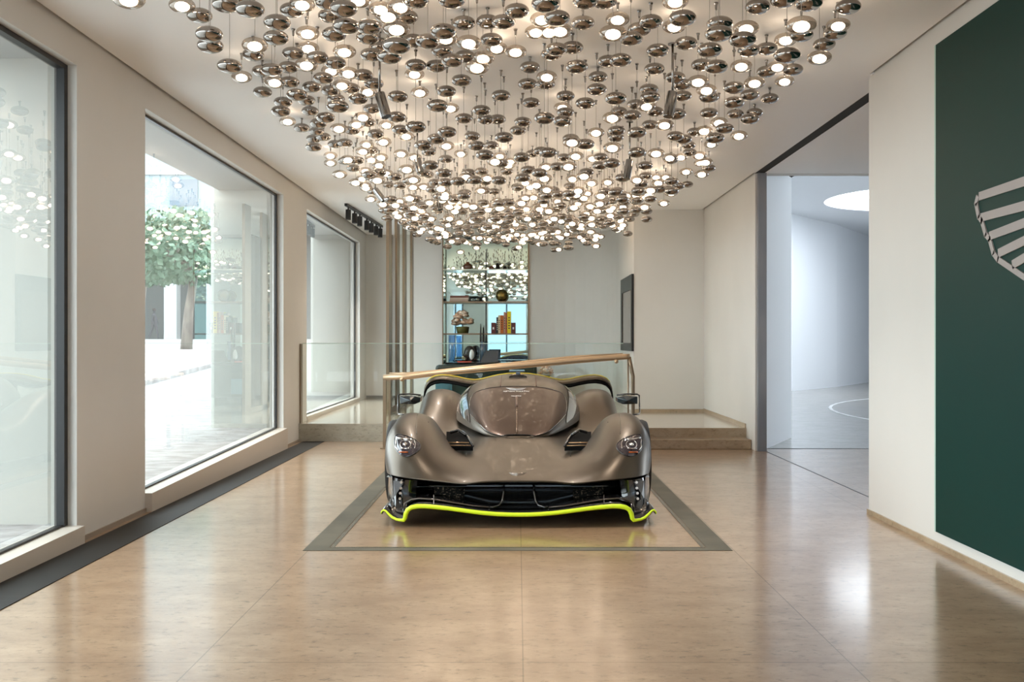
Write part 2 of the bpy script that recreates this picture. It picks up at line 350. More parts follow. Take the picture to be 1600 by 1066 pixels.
# far building with colonnade
fb = thing('office_building', 'pale blue office block with columns across the street seen through the middle window', 'building', (-26, 66, gz(60)))
bm = new_bm(); bx(bm, -16, 16, 0, 8, 7.2, 26); obj('facade', bm, mat('facade_blue', (.25, .33, .37), .5), fb)
for k in range(12):
    bm = new_bm(); bx(bm, -15.5+k*2.7, -14.7+k*2.7, -.6, .2, 0, 7.2); obj('column', bm, mat('column_white', (.36, .37, .37), .6) if k == 0 else bpy.data.materials['column_white'], fb)
bm = new_bm(); bx(bm, -16, 16, 3, 3.3, 0, 7.2); obj('recess_wall', bm, mat('recess_grey', (.12, .13, .13), .6), fb)
M_win = mat('office_window', (.12, .16, .20), .15)
for fl in range(5):
    for k in range(10):
        if (k*7+fl*3) % 5 == 0: continue
        bm = new_bm(); bx(bm, -15+k*3.1, -13.2+k*3.1, -.12, -.002, 8.6+fl*3.4, 10.3+fl*3.4); obj('window', bm, M_win, fb)
for fl in range(6):
    bm = new_bm(); bx(bm, -16, 16, -.25, -.001, 7.2+fl*3.4, 7.35+fl*3.4); obj('ledge', bm, bpy.data.materials['column_white'], fb)
# tree outside
M_leaf = noisy(mat('leaves', (.10, .20, .08), .6), (.06, .11, .065), (.19, .27, .20), (3, 3, 3), 4)
M_bark = noisy(mat('bark', (.2, .17, .14), .9), (.14, .12, .11), (.26, .23, .2), (6, 6, 2), 4)
def tree(x, y, h, r, seed, label, lean=.3):
    rnd = random.Random(seed); z0 = gz(min(y, 60))+.08
    t = thing('street_tree', label, 'tree', (x, y, z0))
    bm = new_bm(); tube(bm, [(0, 0, 0), (lean*.3, 0, h*.25), (lean, 0, h*.5), (lean*1.2, 0, h*.75)], [.22, .17, .14, .08], 10)
    for k in range(5):
        a = rnd.uniform(0, 6.28); tube(bm, [(lean, 0, h*.5), (lean+math.cos(a)*r*.4, math.sin(a)*r*.4, h*.68), (lean+math.cos(a)*r*.7, math.sin(a)*r*.7, h*.82)], [.12, .08, .04], 6)
    obj('trunk', bm, M_bark, t, smooth=True)
    bm = new_bm()
    for k in range(3200):
        while True:
            p = Vector((rnd.uniform(-1, 1), rnd.uniform(-1, 1), rnd.uniform(-1, 1)))
            if p.length < 1: break
        p = Vector((lean+p.x*r, p.y*r, h*.68+p.z*h*.26)); s = rnd.uniform(.08, .2)
        a = Vector((rnd.uniform(-1, 1), rnd.uniform(-1, 1), rnd.uniform(-1, 1))).normalized(); b_ = a.orthogonal().normalized()*s; a *= s
        vs = [bm.verts.new(p+q) for q in (a, b_*.6, -a, -b_*.6)]; bm.faces.new(vs)
    obj('foliage', bm, M_leaf, t, fix=False)
tree(-12.3, 38, 5.6, 3.6, 3, 'leafy green street tree with leaning trunk beyond the middle window')
tree(-18.5, 50, 6.4, 3.0, 5, 'paler tree further up the street behind the pedestrian')
# pedestrian
def figure(loc):
    t = thing('person', 'person in dark clothes walking on the far pavement beyond the middle window', 'person', loc)
    bm = new_bm(); J = [((0, 0, .95), .15), ((0, 0, 1.2), .16), ((0, 0, 1.42), .15), ((0, 0, 1.5), .06), ((0, 0, 1.58), .07), ((0, 0, 1.68), .10),
      ((.09, 0, .88), .11), ((.16, 0, .48), .075), ((.20, 0, .06), .05), ((.30, -.02, .03), .04), ((-.09, 0, .88), .11), ((-.16, 0, .48), .075), ((-.30, 0, .08), .05), ((-.22, -.02, .03), .04),
      ((.02, -.2, 1.40), .06), ((-.06, -.25, 1.12), .045), ((.05, -.26, .88), .035), ((-.02, .2, 1.40), .06), ((.08, .25, 1.12), .045), ((.16, .26, .88), .035)]
    E = [(0, 1), (1, 2), (2, 3), (3, 4), (4, 5), (0, 6), (6, 7), (7, 8), (8, 9), (0, 10), (10, 11), (11, 12), (12, 13), (2, 14), (14, 15), (15, 16), (2, 17), (17, 18), (18, 19)]
    vs = [bm.verts.new(p) for p, r in J]
    for a, b in E: bm.edges.new((vs[a], vs[b]))
    me = bpy.data.meshes.new('body'); bm.to_mesh(me); bm.free(); me.materials.append(mat('dark_clothes', (.05, .05, .06), .8))
    o = bpy.data.objects.new('body', me); C.objects.link(o); o.parent = t
    sk = o.modifiers.new('skin', 'SKIN'); 
    for i, (p, r) in enumerate(J): me.skin_vertices[0].data[i].radius = (r, r)
    me.skin_vertices[0].data[0].use_root = True
    o.modifiers.new('sub', 'SUBSURF').levels = 1
    bm = new_bm(); blob(bm, (0, 0, 1.72), .11, .1, .10, 2); obj('hair', bm, mat('hair', (.03, .02, .02), .7), t)
bm_tmp = None
def skin_ok(): pass
figure((-21.3, 60, gz(60)))

# ------------------------------------------------------------------ bronze glass partition, balustrades, handrails
pt = thing('glass_partition', 'floor to ceiling bronze framed glass partition standing left of the mirrored niche', 'partition', (-1.79, 15.7, .22))
X = -1.79
def ydep(px): return X*F/(px-VX)
spans = [(605.5, 610), (618.5, 622.5), (630, 633.5), (642, 644.5)]
for a, b in spans:
    bm = new_bm(); bx(bm, X-.02-(.0), X+.02, ydep(a), ydep(b), .22, H-.002); obj('mullion', bm, M_brass, pt, loc=(X, 15.7, .22)).location = (0, 0, 0)
y0, y1 = ydep(610), ydep(642)
bm = new_bm(); bx(bm, X-.02, X+.02, y0, y1, .222, .30); obj('bottom_rail', bm, M_brass, pt, loc=(X, 15.7, .22)).location = (0, 0, 0)
bm = new_bm(); bx(bm, X-.005, X+.005, ydep(610), ydep(618.5), .30, 2.75); obj('mirror_pane', bm, M_bmirror, pt, loc=(X, 15.7, .22)).location = (0, 0, 0)
for a, b in ((622.5, 630), (633.5, 642)):
    bm = new_bm(); bx(bm, X-.005, X+.005, ydep(a), ydep(b), .30, H-.01); obj('glass_pane', bm, M_bal, pt, loc=(X, 15.7, .22)).location = (0, 0, 0)

bl = thing('glass_balustrade', 'clear frameless glass balustrade along the raised platform edge', 'balustrade', (-.6, 12.75, .22))
bm = new_bm(); bx(bm, -2.68, 1.31, 12.74, 12.752, .222, 1.205); obj('glass_panel', bm, M_bal, bl, loc=(-.6, 12.75, .22)).location = (0, 0, 0)
bm = new_bm(); bx(bm, -2.68, 1.31, 12.74, 12.752, 1.2055, 1.213); obj('glass_edge', bm, M_gedge, bl, loc=(-.6, 12.75, .22)).location = (0, 0, 0)
bm = new_bm(); bx(bm, -2.698, -2.682, 12.66, 12.76, .222, 1.205); obj('wall_channel', bm, M_brass, bl, loc=(-.6, 12.75, .22)).location = (0, 0, 0)

def rel(pts, o): return [Vector(p)-Vector(o) for p in pts]
D = 11.80; o0 = (P(600.5, 700, D).x, D, 0)
hr = thing('handrail', 'front bronze handrail on posts rising to the right behind the car', 'handrail', o0)
bm = new_bm(); tube(bm, rel([P(599, 590, D), P(640, 588.5, D), P(668, 585, D), P(800, 572.8, D), P(900, 563.5, D), P(978, 557.5, D), P(984, 557.5, D)], o0), .03, 12, 1.1); obj('rail', bm, M_rail, hr, smooth=True)
bm = new_bm(); q = P(601, 588, D); bx(bm, q.x-.018-o0[0], q.x+.018-o0[0], -.018, .018, .002, q.z); obj('post', bm, M_brass, hr)
bm = new_bm(); bx(bm, q.x-.045-o0[0], q.x+.045-o0[0], -.045, .045, 0, .01); obj('base_plate', bm, M_brass, hr)
bm = new_bm(); tube(bm, rel([P(983, 558, D), P(986, 573, D), P(989, 588, D), P(989.2, 645, D), (P(989.2, 645, D).x, D, .12)], o0), .022, 10); obj('end_post', bm, M_brass, hr, smooth=True)
bm = new_bm(); tube(bm, rel([P(981.5, 560, D), (P(981.5, 560, D).x, D, .112)], o0), .009, 8); obj('thin_post', bm, M_brass, hr, smooth=True)
bm = new_bm()
hexa(bm, rel([P(603, 597, D), P(980, 563, D), P(980, 563, D+.012), P(603, 597, D+.012)], o0), rel([(P(603, 590, D).x, D, .06), (P(980, 560, D).x, D, .23), (P(980, 560, D).x, D+.012, .23), (P(603, 590, D).x, D+.012, .06)], o0)); obj('glass_panel', bm, M_bal, hr)
for px, py in ((628, 593), (963, 565)):
    bm = new_bm(); tube(bm, rel([P(px, py, D-.03), P(px, py, D+.02)], o0), .024, 14, up=Vector((0, 0, 1))); obj('bracket', bm, M_rail, hr, smooth=True)
D = 12.3; o0 = (P(609, 700, D).x, D, .02)
hr2 = thing('handrail', 'rear bronze handrail starting level beside the partition, just above the front one', 'handrail', o0)
bm = new_bm(); tube(bm, rel([P(608.5, 585, D), P(640, 584.5, D), P(668, 582, D), P(740, 574.5, D), P(900, 558.5, D), P(973, 554.5, D)], o0), .022, 12); obj('rail', bm, M_rail, hr2, smooth=True)
bm = new_bm(); q = P(609, 585, D); bx(bm, q.x-.012-o0[0], q.x+.012-o0[0], -.012, .012, 0, q.z-.02); obj('post', bm, M_brass, hr2)

# ------------------------------------------------------------------ track with spotlights
D0, X0 = 0, 0
def ceil_pt(px, py): D = (H-.02-CZ)*F/(VY-py); return ((px-VX)/F*D, D)
a, b = ceil_pt(540, 318), ceil_pt(588, 352)
cx = (a[0]+b[0])/2; ya, yb = 13.75, 16.7
xa, xb = (540-VX)/F*14.0, (588-VX)/F*16.7
def trx(y): return -2.36+.05*(y-14)
tr = thing('track_light', 'black ceiling track with seven black spotlights near the far left window', 'track light', (trx(15.2), 15.2, H))
o0 = tr.location.copy()
bm = new_bm(); hexa(bm, rel([(trx(14.05)-.02, 14.05, H-.035), (trx(14.05)+.02, 14.05, H-.035), (trx(16.75)+.02, 16.75, H-.035), (trx(16.75)-.02, 16.75, H-.035)], o0),
   rel([(trx(14.05)-.02, 14.05, H-.001), (trx(14.05)+.02, 14.05, H-.001), (trx(16.75)+.02, 16.75, H-.001), (trx(16.75)-.02, 16.75, H-.001)], o0)); obj('track', bm, M_blk, tr)
for i, y in enumerate((14.2, 14.62, 14.98, 15.5, 15.85, 16.25, 16.6)):
    bm = new_bm(); c = Vector((trx(y), y, H))-o0
    tube(bm, [c+Vector((0, 0, -.035)), c+Vector((0, 0, -.07))], .012, 8)
    r = .038; tube(bm, [c+Vector((0, 0, -.07)), c+Vector((.0, -.01, -.21))], r, 16); obj('spotlight', bm, M_blk, tr, smooth=False)
for y in (14.2, 14.98, 15.85, 16.6):
    l = bpy.data.lights.new('track_beam', 'SPOT'); l.energy = 30; l.spot_size = 1.9; l.spot_blend = .6; l.color = (1, .93, .84); l.shadow_soft_size = .04
    o = bpy.data.objects.new('track_beam', l); C.objects.link(o); o.location = (trx(y), y, H-.24); o.rotation_euler = (-.12, .1, 0)

# ------------------------------------------------------------------ pendant spots inside the light cloud
M_chr = mat('black_chrome', (.30, .29, .28), .12, 1.0)
sides = {600: 'left', 1047: 'right'}
for (pt_, pb, pr, lab) in [((593, 146), (604, 178), (595, 100), 'nearest chrome cylinder spotlight on a rod, left of centre among the glass pebbles'),
                       ((1051, 144), (1044, 178), (1046, 70), 'nearest chrome cylinder spotlight on a rod, right of centre among the glass pebbles'),
                       ((652, 248), (657, 266), (652, 215), 'middle distance chrome cylinder spotlight on a rod, left of centre'),
                       ((984, 250), (979, 276), (981, 205), 'middle distance chrome cylinder spotlight on a rod, right of centre'),
                       ((685, 308), (688, 325), (686, 290), 'small far chrome cylinder spotlight on a rod behind the left centre pebbles'),
                       ((586, 296), (600, 311), (583, 280), 'dark cylinder spotlight at the left edge of the pebble cloud above the track')]:
    D = {146: 6.4, 144: 6.5, 248: 9.2, 250: 8.8, 308: 11.5, 296: 10.5}[pt_[1]]
    p1, p2 = P(*pt_, D), P(*pb, D-.02); o0 = Vector((p1.x, D, H-.001))
    t = thing('pendant_spotlight', lab, 'spotlight', o0)
    bm = new_bm(); tube(bm, [(0, 0, 0), p1-o0], .008, 8); obj('rod', bm, M_chr, t, smooth=True)
    bm = new_bm(); tube(bm, [p1-o0, p2-o0+Vector((0, 0, -.02))], .033, 20); obj('housing', bm, M_chr, t, bevel=.003, smooth=False)
    bm = new_bm(); tube(bm, [(0, 0, -.01), (0, 0, 0)], .03, 16); obj('canopy', bm, M_chr, t)
    l = bpy.data.lights.new('pendant_beam', 'SPOT'); l.energy = 38; l.spot_size = 1.9; l.spot_blend = .8; l.color = (1, .93, .86); l.shadow_soft_size = .03
    o = bpy.data.objects.new('pendant_beam', l); C.objects.link(o); o.location = p2+Vector((0, 0, -.03))

# ------------------------------------------------------------------ glass pebble pendants
M_peb = mat('smoked_mirror_glass', (.34, .31, .285), .035, 1.0)
M_peblit = thin_glass('clear_bottom_glass', (.82, .76, .70), 1.6, 1.6, .36, .04, (.5, .46, .42))
M_glow = mat('lamp_glow', (1, .9, .8), .5, emit=(1.0, .84, .66), es=9)
M_cord = mat('cord', (.30, .28, .26), .5)
HAND = []
c7 = """92,22,108,1 165,64,105,0 205,142,113,0 210,190,108,0 275,18,90,0 345,5,95,0 375,38,120,0 395,188,108,1 388,228,90,0 290,275,103,0 340,320,85,1 488,93,112,0 483,157,108,0 550,42,100,0 592,18,100,1 615,138,98,1 708,65,100,0 725,143,100,0 700,10,110,0 765,35,80,0 825,0,100,1 775,108,90,0 870,112,108,0 865,155,90,0 920,38,95,1 1000,28,85,1 950,68,85,1 1025,70,95,0 985,120,115,1 990,158,90,0 985,190,85,0 1065,0,80,0 1215,0,95,0 1265,95,98,0 1055,170,90,0 1115,172,105,0 1180,130,110,0 1190,160,80,1 1285,178,105,1 1175,213,85,0 1365,90,95,0 1430,90,95,0 1380,165,90,0 1402,200,90,1 618,200,90,1 555,222,90,0 565,255,70,1 535,280,85,0 610,270,75,1 655,240,85,0 768,215,98,1 880,228,95,0 730,262,75,0 955,235,90,0 915,200,75,0 425,295,80,0 465,290,90,0 478,342,90,1 540,342,75,0 427,383,78,0 712,295,80,1 680,325,75,0 785,305,80,1 845,312,85,0 632,362,72,0 758,355,80,1 710,378,70,0 890,348,85,0 795,368,70,0 1060,308,82,1 940,310,75,0 990,282,75,0 1065,272,75,0 1150,275,88,0 1218,252,95,0 1270,235,80,0 1345,242,72,1 1320,280,80,1 1255,335,85,0 570,395,88,0 610,418,70,0 512,425,76,0 733,412,75,0 825,412,82,0 865,382,65,1 990,402,85,0 1082,385,75,1 1192,380,85,0 1420,398,80,0 503,463,80,0 625,462,70,0 740,443,70,0 780,440,60,1 882,453,70,0 1155,440,90,0 1210,450,60,1 532,505,68,1 690,490,80,0 660,514,72,0 845,488,75,1 865,510,68,0 985,487,80,0 1265,493,75,0 1338,460,68,0 1355,497,75,0 1405,497,75,0 590,532,65,0 652,547,62,0 680,570,60,0 745,535,75,1 800,542,55,0 818,518,60,1 943,520,62,1 1065,528,85,0 640,578,60,0 640,612,68,0 728,600,60,0 770,595,65,0 898,558,70,0 1000,540,60,0 1025,567,62,1 1195,550,82,0 1300,567,68,0 1432,572,80,0 930,590,70,1 860,602,60,1 710,648,56,1 710,678,54,1 845,630,62,1 880,625,60,0 1095,605,75,0 1150,578,75,0 1193,607,68,1 1118,632,65,0 1318,607,75,0 1253,640,56,1 1380,605,60,0 1352,645,90,0 770,670,60,0 805,700,58,0 820,668,60,0 855,712,55,1 905,750,78,1 880,665,55,1 920,655,60,1 912,688,55,1 942,722,60,1 1060,655,62,1 1028,705,75,1 1055,748,65,1 1125,688,75,0 1098,720,60,0 1190,662,62,0 1180,720,80,0 815,760,60,1 840,745,50,1 855,772,50,1 950,770,50,0 960,830,60,0 878,829,50,1 1170,785,68,1 1185,820,62,1 1240,755,70,0 1285,720,62,0 1310,750,68,0 1363,742,60,1 1395,672,72,1 1415,650,55,1 980,885,45,1 1025,893,42,1 1085,870,45,1 1040,825,60,1 1130,910,45,1 1155,950,45,1 1205,860,62,1 1305,860,58,1 1265,815,60,0 1215,1005,40,1 1140,1005,42,0"""
c8 = """20,45,95,0 140,15,120,0 305,5,75,0 385,5,90,0 125,80,80,1 187,75,110,0 295,95,95,0 100,133,70,1 155,133,98,1 200,128,75,1 440,80,100,1 395,90,60,0 420,138,115,1 578,90,100,0 530,122,100,0 495,160,90,0 680,5,110,1 755,0,60,1 710,75,115,0 675,110,95,1 780,85,55,0 725,180,95,0 1023,28,105,0 865,100,110,0 860,140,115,0 975,118,105,1 960,165,115,0 1235,12,115,0 1130,0,70,0 1400,28,105,0 1205,105,125,1 1205,145,90,0 1358,105,100,1 1345,138,100,0 1140,165,95,1 1300,185,93,0 1060,203,85,0 985,210,80,0 1280,240,100,1 1145,230,115,0 823,208,105,0 607,210,95,0 252,198,80,0 305,198,60,1 185,205,75,0 165,225,90,0 15,215,80,1 75,280,85,0 270,278,95,0 400,255,75,0 452,250,95,0 593,287,88,0 790,270,88,0 850,278,100,0 955,275,90,1 1105,278,75,1 1170,290,80,0 1060,298,75,0 358,320,82,0 145,320,88,1 140,350,80,0 65,350,82,0 680,323,85,0 775,340,68,1 835,330,60,0 708,352,85,0 1010,345,88,1 925,365,90,0 1135,338,78,1 353,372,85,0 570,372,80,0 810,375,85,1 710,400,80,0 223,400,70,0 305,430,82,0 432,410,92,0 80,428,75,0 515,435,68,0 575,405,70,0 560,442,80,1 820,405,85,0 990,395,80,0 1073,410,74,0 925,427,88,0 210,447,65,1 222,468,75,0 595,465,70,0 135,492,90,0 418,490,85,1 445,465,70,0 500,480,75,0 685,475,85,0 820,470,75,0 930,475,70,0 1010,470,70,0 990,495,80,0 45,508,75,0 25,543,70,0 210,505,60,0 575,520,70,0 635,520,82,1 350,552,72,1 245,577,70,0 250,592,80,1 305,600,80,0 520,552,80,0 435,545,75,0 432,572,70,0 418,615,80,1 862,510,75,1 800,545,72,1 760,550,60,0 885,535,75,0 680,567,72,0 945,565,72,1 845,575,80,0 715,580,70,0 830,600,55,1 735,605,60,0 150,635,85,0 40,655,75,0 85,640,50,0 265,650,70,1 600,638,72,1 520,635,85,0 657,657,65,1 703,655,58,1 780,648,62,1 740,635,55,0 335,660,55,1 235,693,78,1 140,695,60,1 115,720,75,0 135,742,70,1 45,740,65,0 300,733,65,1 415,680,75,0 365,690,65,0 555,690,65,0 785,678,50,1 790,725,60,1 725,715,55,1 525,762,45,1 605,790,50,1 555,820,42,1 632,846,52,1 552,862,62,1 560,880,50,0 600,738,50,1 640,738,45,1 665,755,60,0 690,775,60,0 665,795,60,0 730,768,45,0 820,700,50,0 370,815,60,1 430,800,60,0 460,830,60,0 258,863,60,1 355,878,52,1 420,865,40,1 465,880,60,0 400,905,40,1 445,912,38,1 175,910,62,1 330,908,48,1 350,940,34,1 290,950,38,1 298,1000,38,1 115,870,50,1 145,790,60,1 240,775,50,0 40,845,60,1 60,870,45,1 180,810,55,1 315,805,45,1"""
for s, ox in ((c7, 250), (c8, 800)):
    for t in s.split():
        x, y, w_, lit = [float(v) for v in t.split(',')]
        HAND.append((ox+x/2.665, y/2.665, w_/2.665, int(lit)))
PR = .067
placed = []  # (x, y, z, lit, hand)
KEEP = [((px-VX)/F*D, D) for px, D in ((599, 6.4), (1048, 6.5), (655, 9.2), (982, 8.8), (687, 11.5), (593, 10.5))]
def free(x, y, z, hmin=.136):
    for q in KEEP:
        if (q[0]-x)**2+(q[1]-y)**2 < .15**2: return False
    for q in placed:
        dx, dy = q[0]-x, q[1]-y; d2 = dx*dx+dy*dy
        if d2 < hmin*hmin: return False
    return True
def zlim(D, X=0): return (1.36 if D > 11 else 1.36), 1.80
rnd = random.Random(11)
for px, py, wd, lit in sorted(HAND, key=lambda q: -q[2]):
    D = F*2*PR/wd; best = None
    for k in range(60):
        d = D*(1+(.012*((k+1)//2))*(1 if k % 2 else -1))
        p = P(px, py, d); zz = p.z-CZ
        lo, hi = zlim(d)
        if zz < lo or zz > hi+.02: continue
        if abs(p.x) > 1.95: continue
        if free(p.x, p.y, p.z, .138): best = p; break
    if best is not None: placed.append((best.x, best.y, best.z, lit, 1))
n_hand = len(placed)
# the crowded far end and the part above the camera, filled at the density of the photograph
def inside(x, y):
    hw = 1.72 if y < 8 else 1.72-(y-8)*.055
    if y > 14.3: hw = min(hw, 1.25*math.sqrt(max(0, 1-((y-14.3)/2.2)**2))+.02)
    return abs(x+.0) < hw
tries = 0
while tries < 60000 and len(placed) < n_hand+560:
    tries += 1
    y = rnd.uniform(8.8, 16.3) if rnd.random() < .93 else rnd.uniform(2.2, 4.3)
    x = rnd.uniform(-1.8, 1.8)
    if not inside(x, y): continue
    if y < 10.8 and rnd.random() < .6: continue
    z = CZ+rnd.triangular(1.34, 1.76, 1.5)
    px, py = VX+x/y*F, VY-(z-CZ)/y*F
    if y > 8 and not (y > 12.0 and py > 300) and y < 10.8 and free(x, y, z, .17) is False: continue
    if not free(x, y, z, .142 if y > 11 else .17): continue
    placed.append((x, y, z, 1 if rnd.random() < (.42 if y > 12 else .34) else 0, 0))
def prof(r, h, n=12): return [(r*math.cos(-math.pi/2+math.pi*k/n), h*math.sin(-math.pi/2+math.pi*k/n)) for k in range(n+1)]
EH = .037
def shade_prof(): return [(0, -EH)]+[(PR*math.cos(a)**.92 if abs(a) < 1.57 else 0, EH*math.sin(a)*(1.0 if a > 0 else 1.0)) for a in [-math.pi/2+math.pi*k/14 for k in range(1, 14)]]+[(0, EH)]
bm = new_bm(); lathe(bm, shade_prof(), 28); sh = obj('shade', bm, M_peb, smooth=True); me_sh = sh.data
bm = new_bm(); lathe(bm, shade_prof(), 28); q = obj('shade', bm, M_peblit, smooth=True); me_shl = q.data; bpy.data.objects.remove(q)
bm = new_bm(); lathe(bm, prof(PR*.56, EH*.62, 8), 18, (0, 0, -.007)); q = obj('diffuser', bm, M_glow, smooth=True); me_gl = q.data; bpy.data.objects.remove(q)
bm = new_bm(); tube(bm, [(0, 0, 0), (0, 0, 1)], .0016, 5, caps=False, up=Vector((0, 1, 0))); q = obj('cord', bm, M_cord); me_co = q.data; bpy.data.objects.remove(q)
bm = new_bm(); lathe(bm, [(0, -.045), (.006, -.04), (.008, -.012), (.012, -.006), (.012, 0), (0, 0)], 10); q = obj('ceiling_fitting', bm, M_chr); me_fi = q.data; bpy.data.objects.remove(q)
bm = new_bm(); lathe(bm, [(.004, 0), (.010, .002), (.009, .012), (.003, .02), (0, .02)], 8); q = obj('cap', bm, M_chr); me_cap = q.data; bpy.data.objects.remove(q)
bpy.data.objects.remove(sh)
info = []
for (x, y, z, lit, hd) in placed:
    px, py = VX+x/y*F, VY-(z-CZ)/y*F; wd = 2*PR*F/y
    inv = -20 < px < 1620 and -14 < py < 1066 and y > 1
    info.append((0 if inv else 1, -wd, px, py, x, y, z, lit))
info.sort()
ind, rest = info[:300], info[300:]
# labels: by lit or plain, by where in the cloud, then by order from the left
def zone(i):
    _, wd, px, py, *_r = i
    cols = [(430, 'far left'), (560, 'left'), (690, 'left of centre'), (810, 'just left of centre'), (930, 'just right of centre'), (1050, 'right of centre'), (1170, 'right'), (9999, 'far right')]
    rows = [(28, 'top edge'), (70, 'upper band'), (120, 'upper middle band'), (180, 'middle band'), (240, 'lower middle band'), (9999, 'lowest band')]
    return next(n for v, n in cols if px < v), next(n for v, n in rows if py < v)
from collections import defaultdict
zd = defaultdict(list)
for i in ind: zd[(i[7],)+zone(i)].append(i)
lab = {}
ORD = ['first', 'second', 'third', 'fourth', 'fifth', 'sixth', 'seventh', 'eighth', 'ninth', 'tenth', 'eleventh', 'twelfth']+[t+'teenth' for t in ('thir', 'four', 'fif', 'six', 'seven', 'eigh', 'nine')]+['twentieth', 'twenty-first', 'twenty-second', 'twenty-third', 'twenty-fourth']
for (lit, c_, r_), lst in zd.items():
    lst.sort(key=lambda i: i[2]); k = 'glowing' if lit else 'unlit chrome'
    for j, i in enumerate(lst):
        o_ = '' if len(lst) == 1 else ' '+ORD[min(j, 23)]+' from left'
        lab[i] = ('%s glass pebble pendant, %s, %s' % (k, c_, r_)) + (',%s' % o_ if o_ else '')
def link(nm, me, par, loc=(0, 0, 0), sc_=None):
    o = bpy.data.objects.new(nm, me); C.objects.link(o); o.parent = par; o.location = loc
    if sc_: o.scale = sc_
    return o
for i in ind:
    _, _, px, py, x, y, z, lit = i
    t = thing('pebble_pendant', lab[i], 'pendant lamp', (x, y, H-.0005), 'glass pebble pendants of the light cloud')
    dz = z-H+.0005
    s_ = link('shade', me_shl if lit else me_sh, t, (0, 0, dz))
    if lit: link('diffuser', me_gl, t, (0, 0, dz))
    link('cord', me_co, t, (0, 0, dz+EH), (1, 1, -dz-EH)); link('ceiling_fitting', me_fi, t)
bm = new_bm()
def addm(me, M, mi):
    n0 = len(bm.faces); bm.from_mesh(me); bm.verts.ensure_lookup_table(); bm.faces.ensure_lookup_table()
    for f in bm.faces[n0:]: f.material_index = mi
    return n0
mats = [M_peb, M_peblit, M_glow, M_cord, M_chr]
verts, faces, fm = [], [], []
def addc(me, loc, scz, mi):
    b0 = len(verts); verts.extend([(v.co.x+loc[0], v.co.y+loc[1], v.co.z*scz+loc[2]) for v in me.vertices])
    for p in me.polygons: faces.append([b0+k for k in p.vertices]); fm.append(mi)
for i in rest:
    _, _, px, py, x, y, z, lit = i
    addc(me_shl if lit else me_sh, (x, y, z), 1, 1 if lit else 0)
    if lit: addc(me_gl, (x, y, z), 1, 2)
    addc(me_co, (x, y, z+EH), H-z-EH, 3); addc(me_fi, (x, y, H-.0005), 1, 4)
bm.free()
me = bpy.data.meshes.new('pebble_pendants'); me.from_pydata(verts, [], faces)
for m in mats: me.materials.append(m)
for p, k in zip(me.polygons, fm): p.material_index = k; p.use_smooth = True
o = bpy.data.objects.new('pebble_pendants', me); C.objects.link(o); o['kind'] = 'stuff'
tag(o, 'dense far end of the light cloud, many small glowing and chrome glass pebbles', 'pendant lamps')

# ------------------------------------------------------------------ mirrored shelf niche
NB = 18.60
nc = thing('display_niche', 'tall mirrored display niche with three glass shelves in the back wall', 'shelving', (-.57, 18.4, .22))
o0 = nc.location.copy()
def part(nm, bm, m, par, o0, **k): bmesh.ops.translate(bm, verts=bm.verts, vec=-Vector(o0)); return obj(nm, bm, m, par, **k)
bm = new_bm(); bx(bm, -1.34, .203, NB-.01, NB+.01, .222, H-.01); part('mirror_back', bm, M_mirror, nc, o0)
for nm, xa in (('mirror_side', -1.341), ('mirror_side', .192)):
    bm = new_bm(); bx(bm, xa, xa+.010, 18.21, NB-.012, .222, H-.01); part(nm, bm, M_mirror, nc, o0)
for xa in (-1.342, .185):
    bm = new_bm(); bx(bm, xa, xa+.02, 18.18, 18.209, .222, H-.01); part('frame', bm, M_brass, nc, o0)
bm = new_bm(); bx(bm, -.585, -.565, NB-.03, NB-.012, .222, 2.85); part('divider', bm, M_blk, nc, o0)
shelf_z = []
M_shelf = mat('shelf_glass', (.45, .56, .54), .1, .3)
for py in (420.5, 471, 521):
    z = P(0, py, 18.22).z; shelf_z.append(z)
    bm = new_bm(); bx(bm, -1.325, .187, 18.22, NB-.03, z-.022, z); part('shelf', bm, M_shelf if py < 430 else M_brass, nc, o0)
ZA, ZB, ZC = shelf_z
SD = 18.38
def sx(px): return (px-VX)/F*SD
def vase(nm, label, px, z, prof, m, cat='vase', y=SD):
    bm = new_bm(); lathe(bm, prof, 24); return tag(obj(nm, bm, m, smooth=True, loc=None), label, cat)
def put(o, x, y, z): o.location = (x, y, z); return o
M_vb = mat('brown_glass', (.16, .06, .03), .08, 0, 1); M_dk = mat('dark_bronze', (.03, .025, .02), .25, .3)
put(vase('vase', 'round brown glass vase at the left of the top shelf', 0, 0, [(0, 0), (.07, 0), (.085, .02), (.088, .06), (.075, .09), (.05, .105), (.03, .115), (.035, .135), (.03, .135), (.025, .11), (0, .10)], M_vb), sx(731), SD, ZA+.001)
put(vase('ornament', 'dark pointed cone ornament on the top shelf', 0, 0, [(0, 0), (.035, 0), (.045, .03), (.03, .08), (0, .125)], M_dk, 'ornament'), sx(777.5), SD, ZA+.001)
put(vase('ornament', 'low dark domed ornament left of the cone on the top shelf', 0, 0, [(0, 0), (.045, 0), (.05, .02), (.04, .05), (.02, .065), (0, .07)], M_vb, 'ornament'), sx(768), SD-.02, ZA+.001)
put(vase('ornament', 'small dark domed ornament right of the cone on the top shelf', 0, 0, [(0, 0), (.04, 0), (.042, .02), (.03, .05), (0, .068)], M_dk, 'ornament'), sx(789), SD, ZA+.001)
Ms = noisy(mat('mottled_bronze', (.2, .15, .05), .25, .7), (.05, .06, .03), (.38, .25, .06), (14, 14, 14), 5)
put(vase('sphere_vase', 'mottled green and gold sphere on the middle shelf', 0, 0, [(0, 0), (.04, .0)]+[(.118*math.cos(a), .112+.112*math.sin(a)) for a in [(-1.15+2.6*k/14) for k in range(14)]]+[(.015, .222), (0, .222)], Ms, 'ornament'), sx(784.5), SD, ZB+.001)
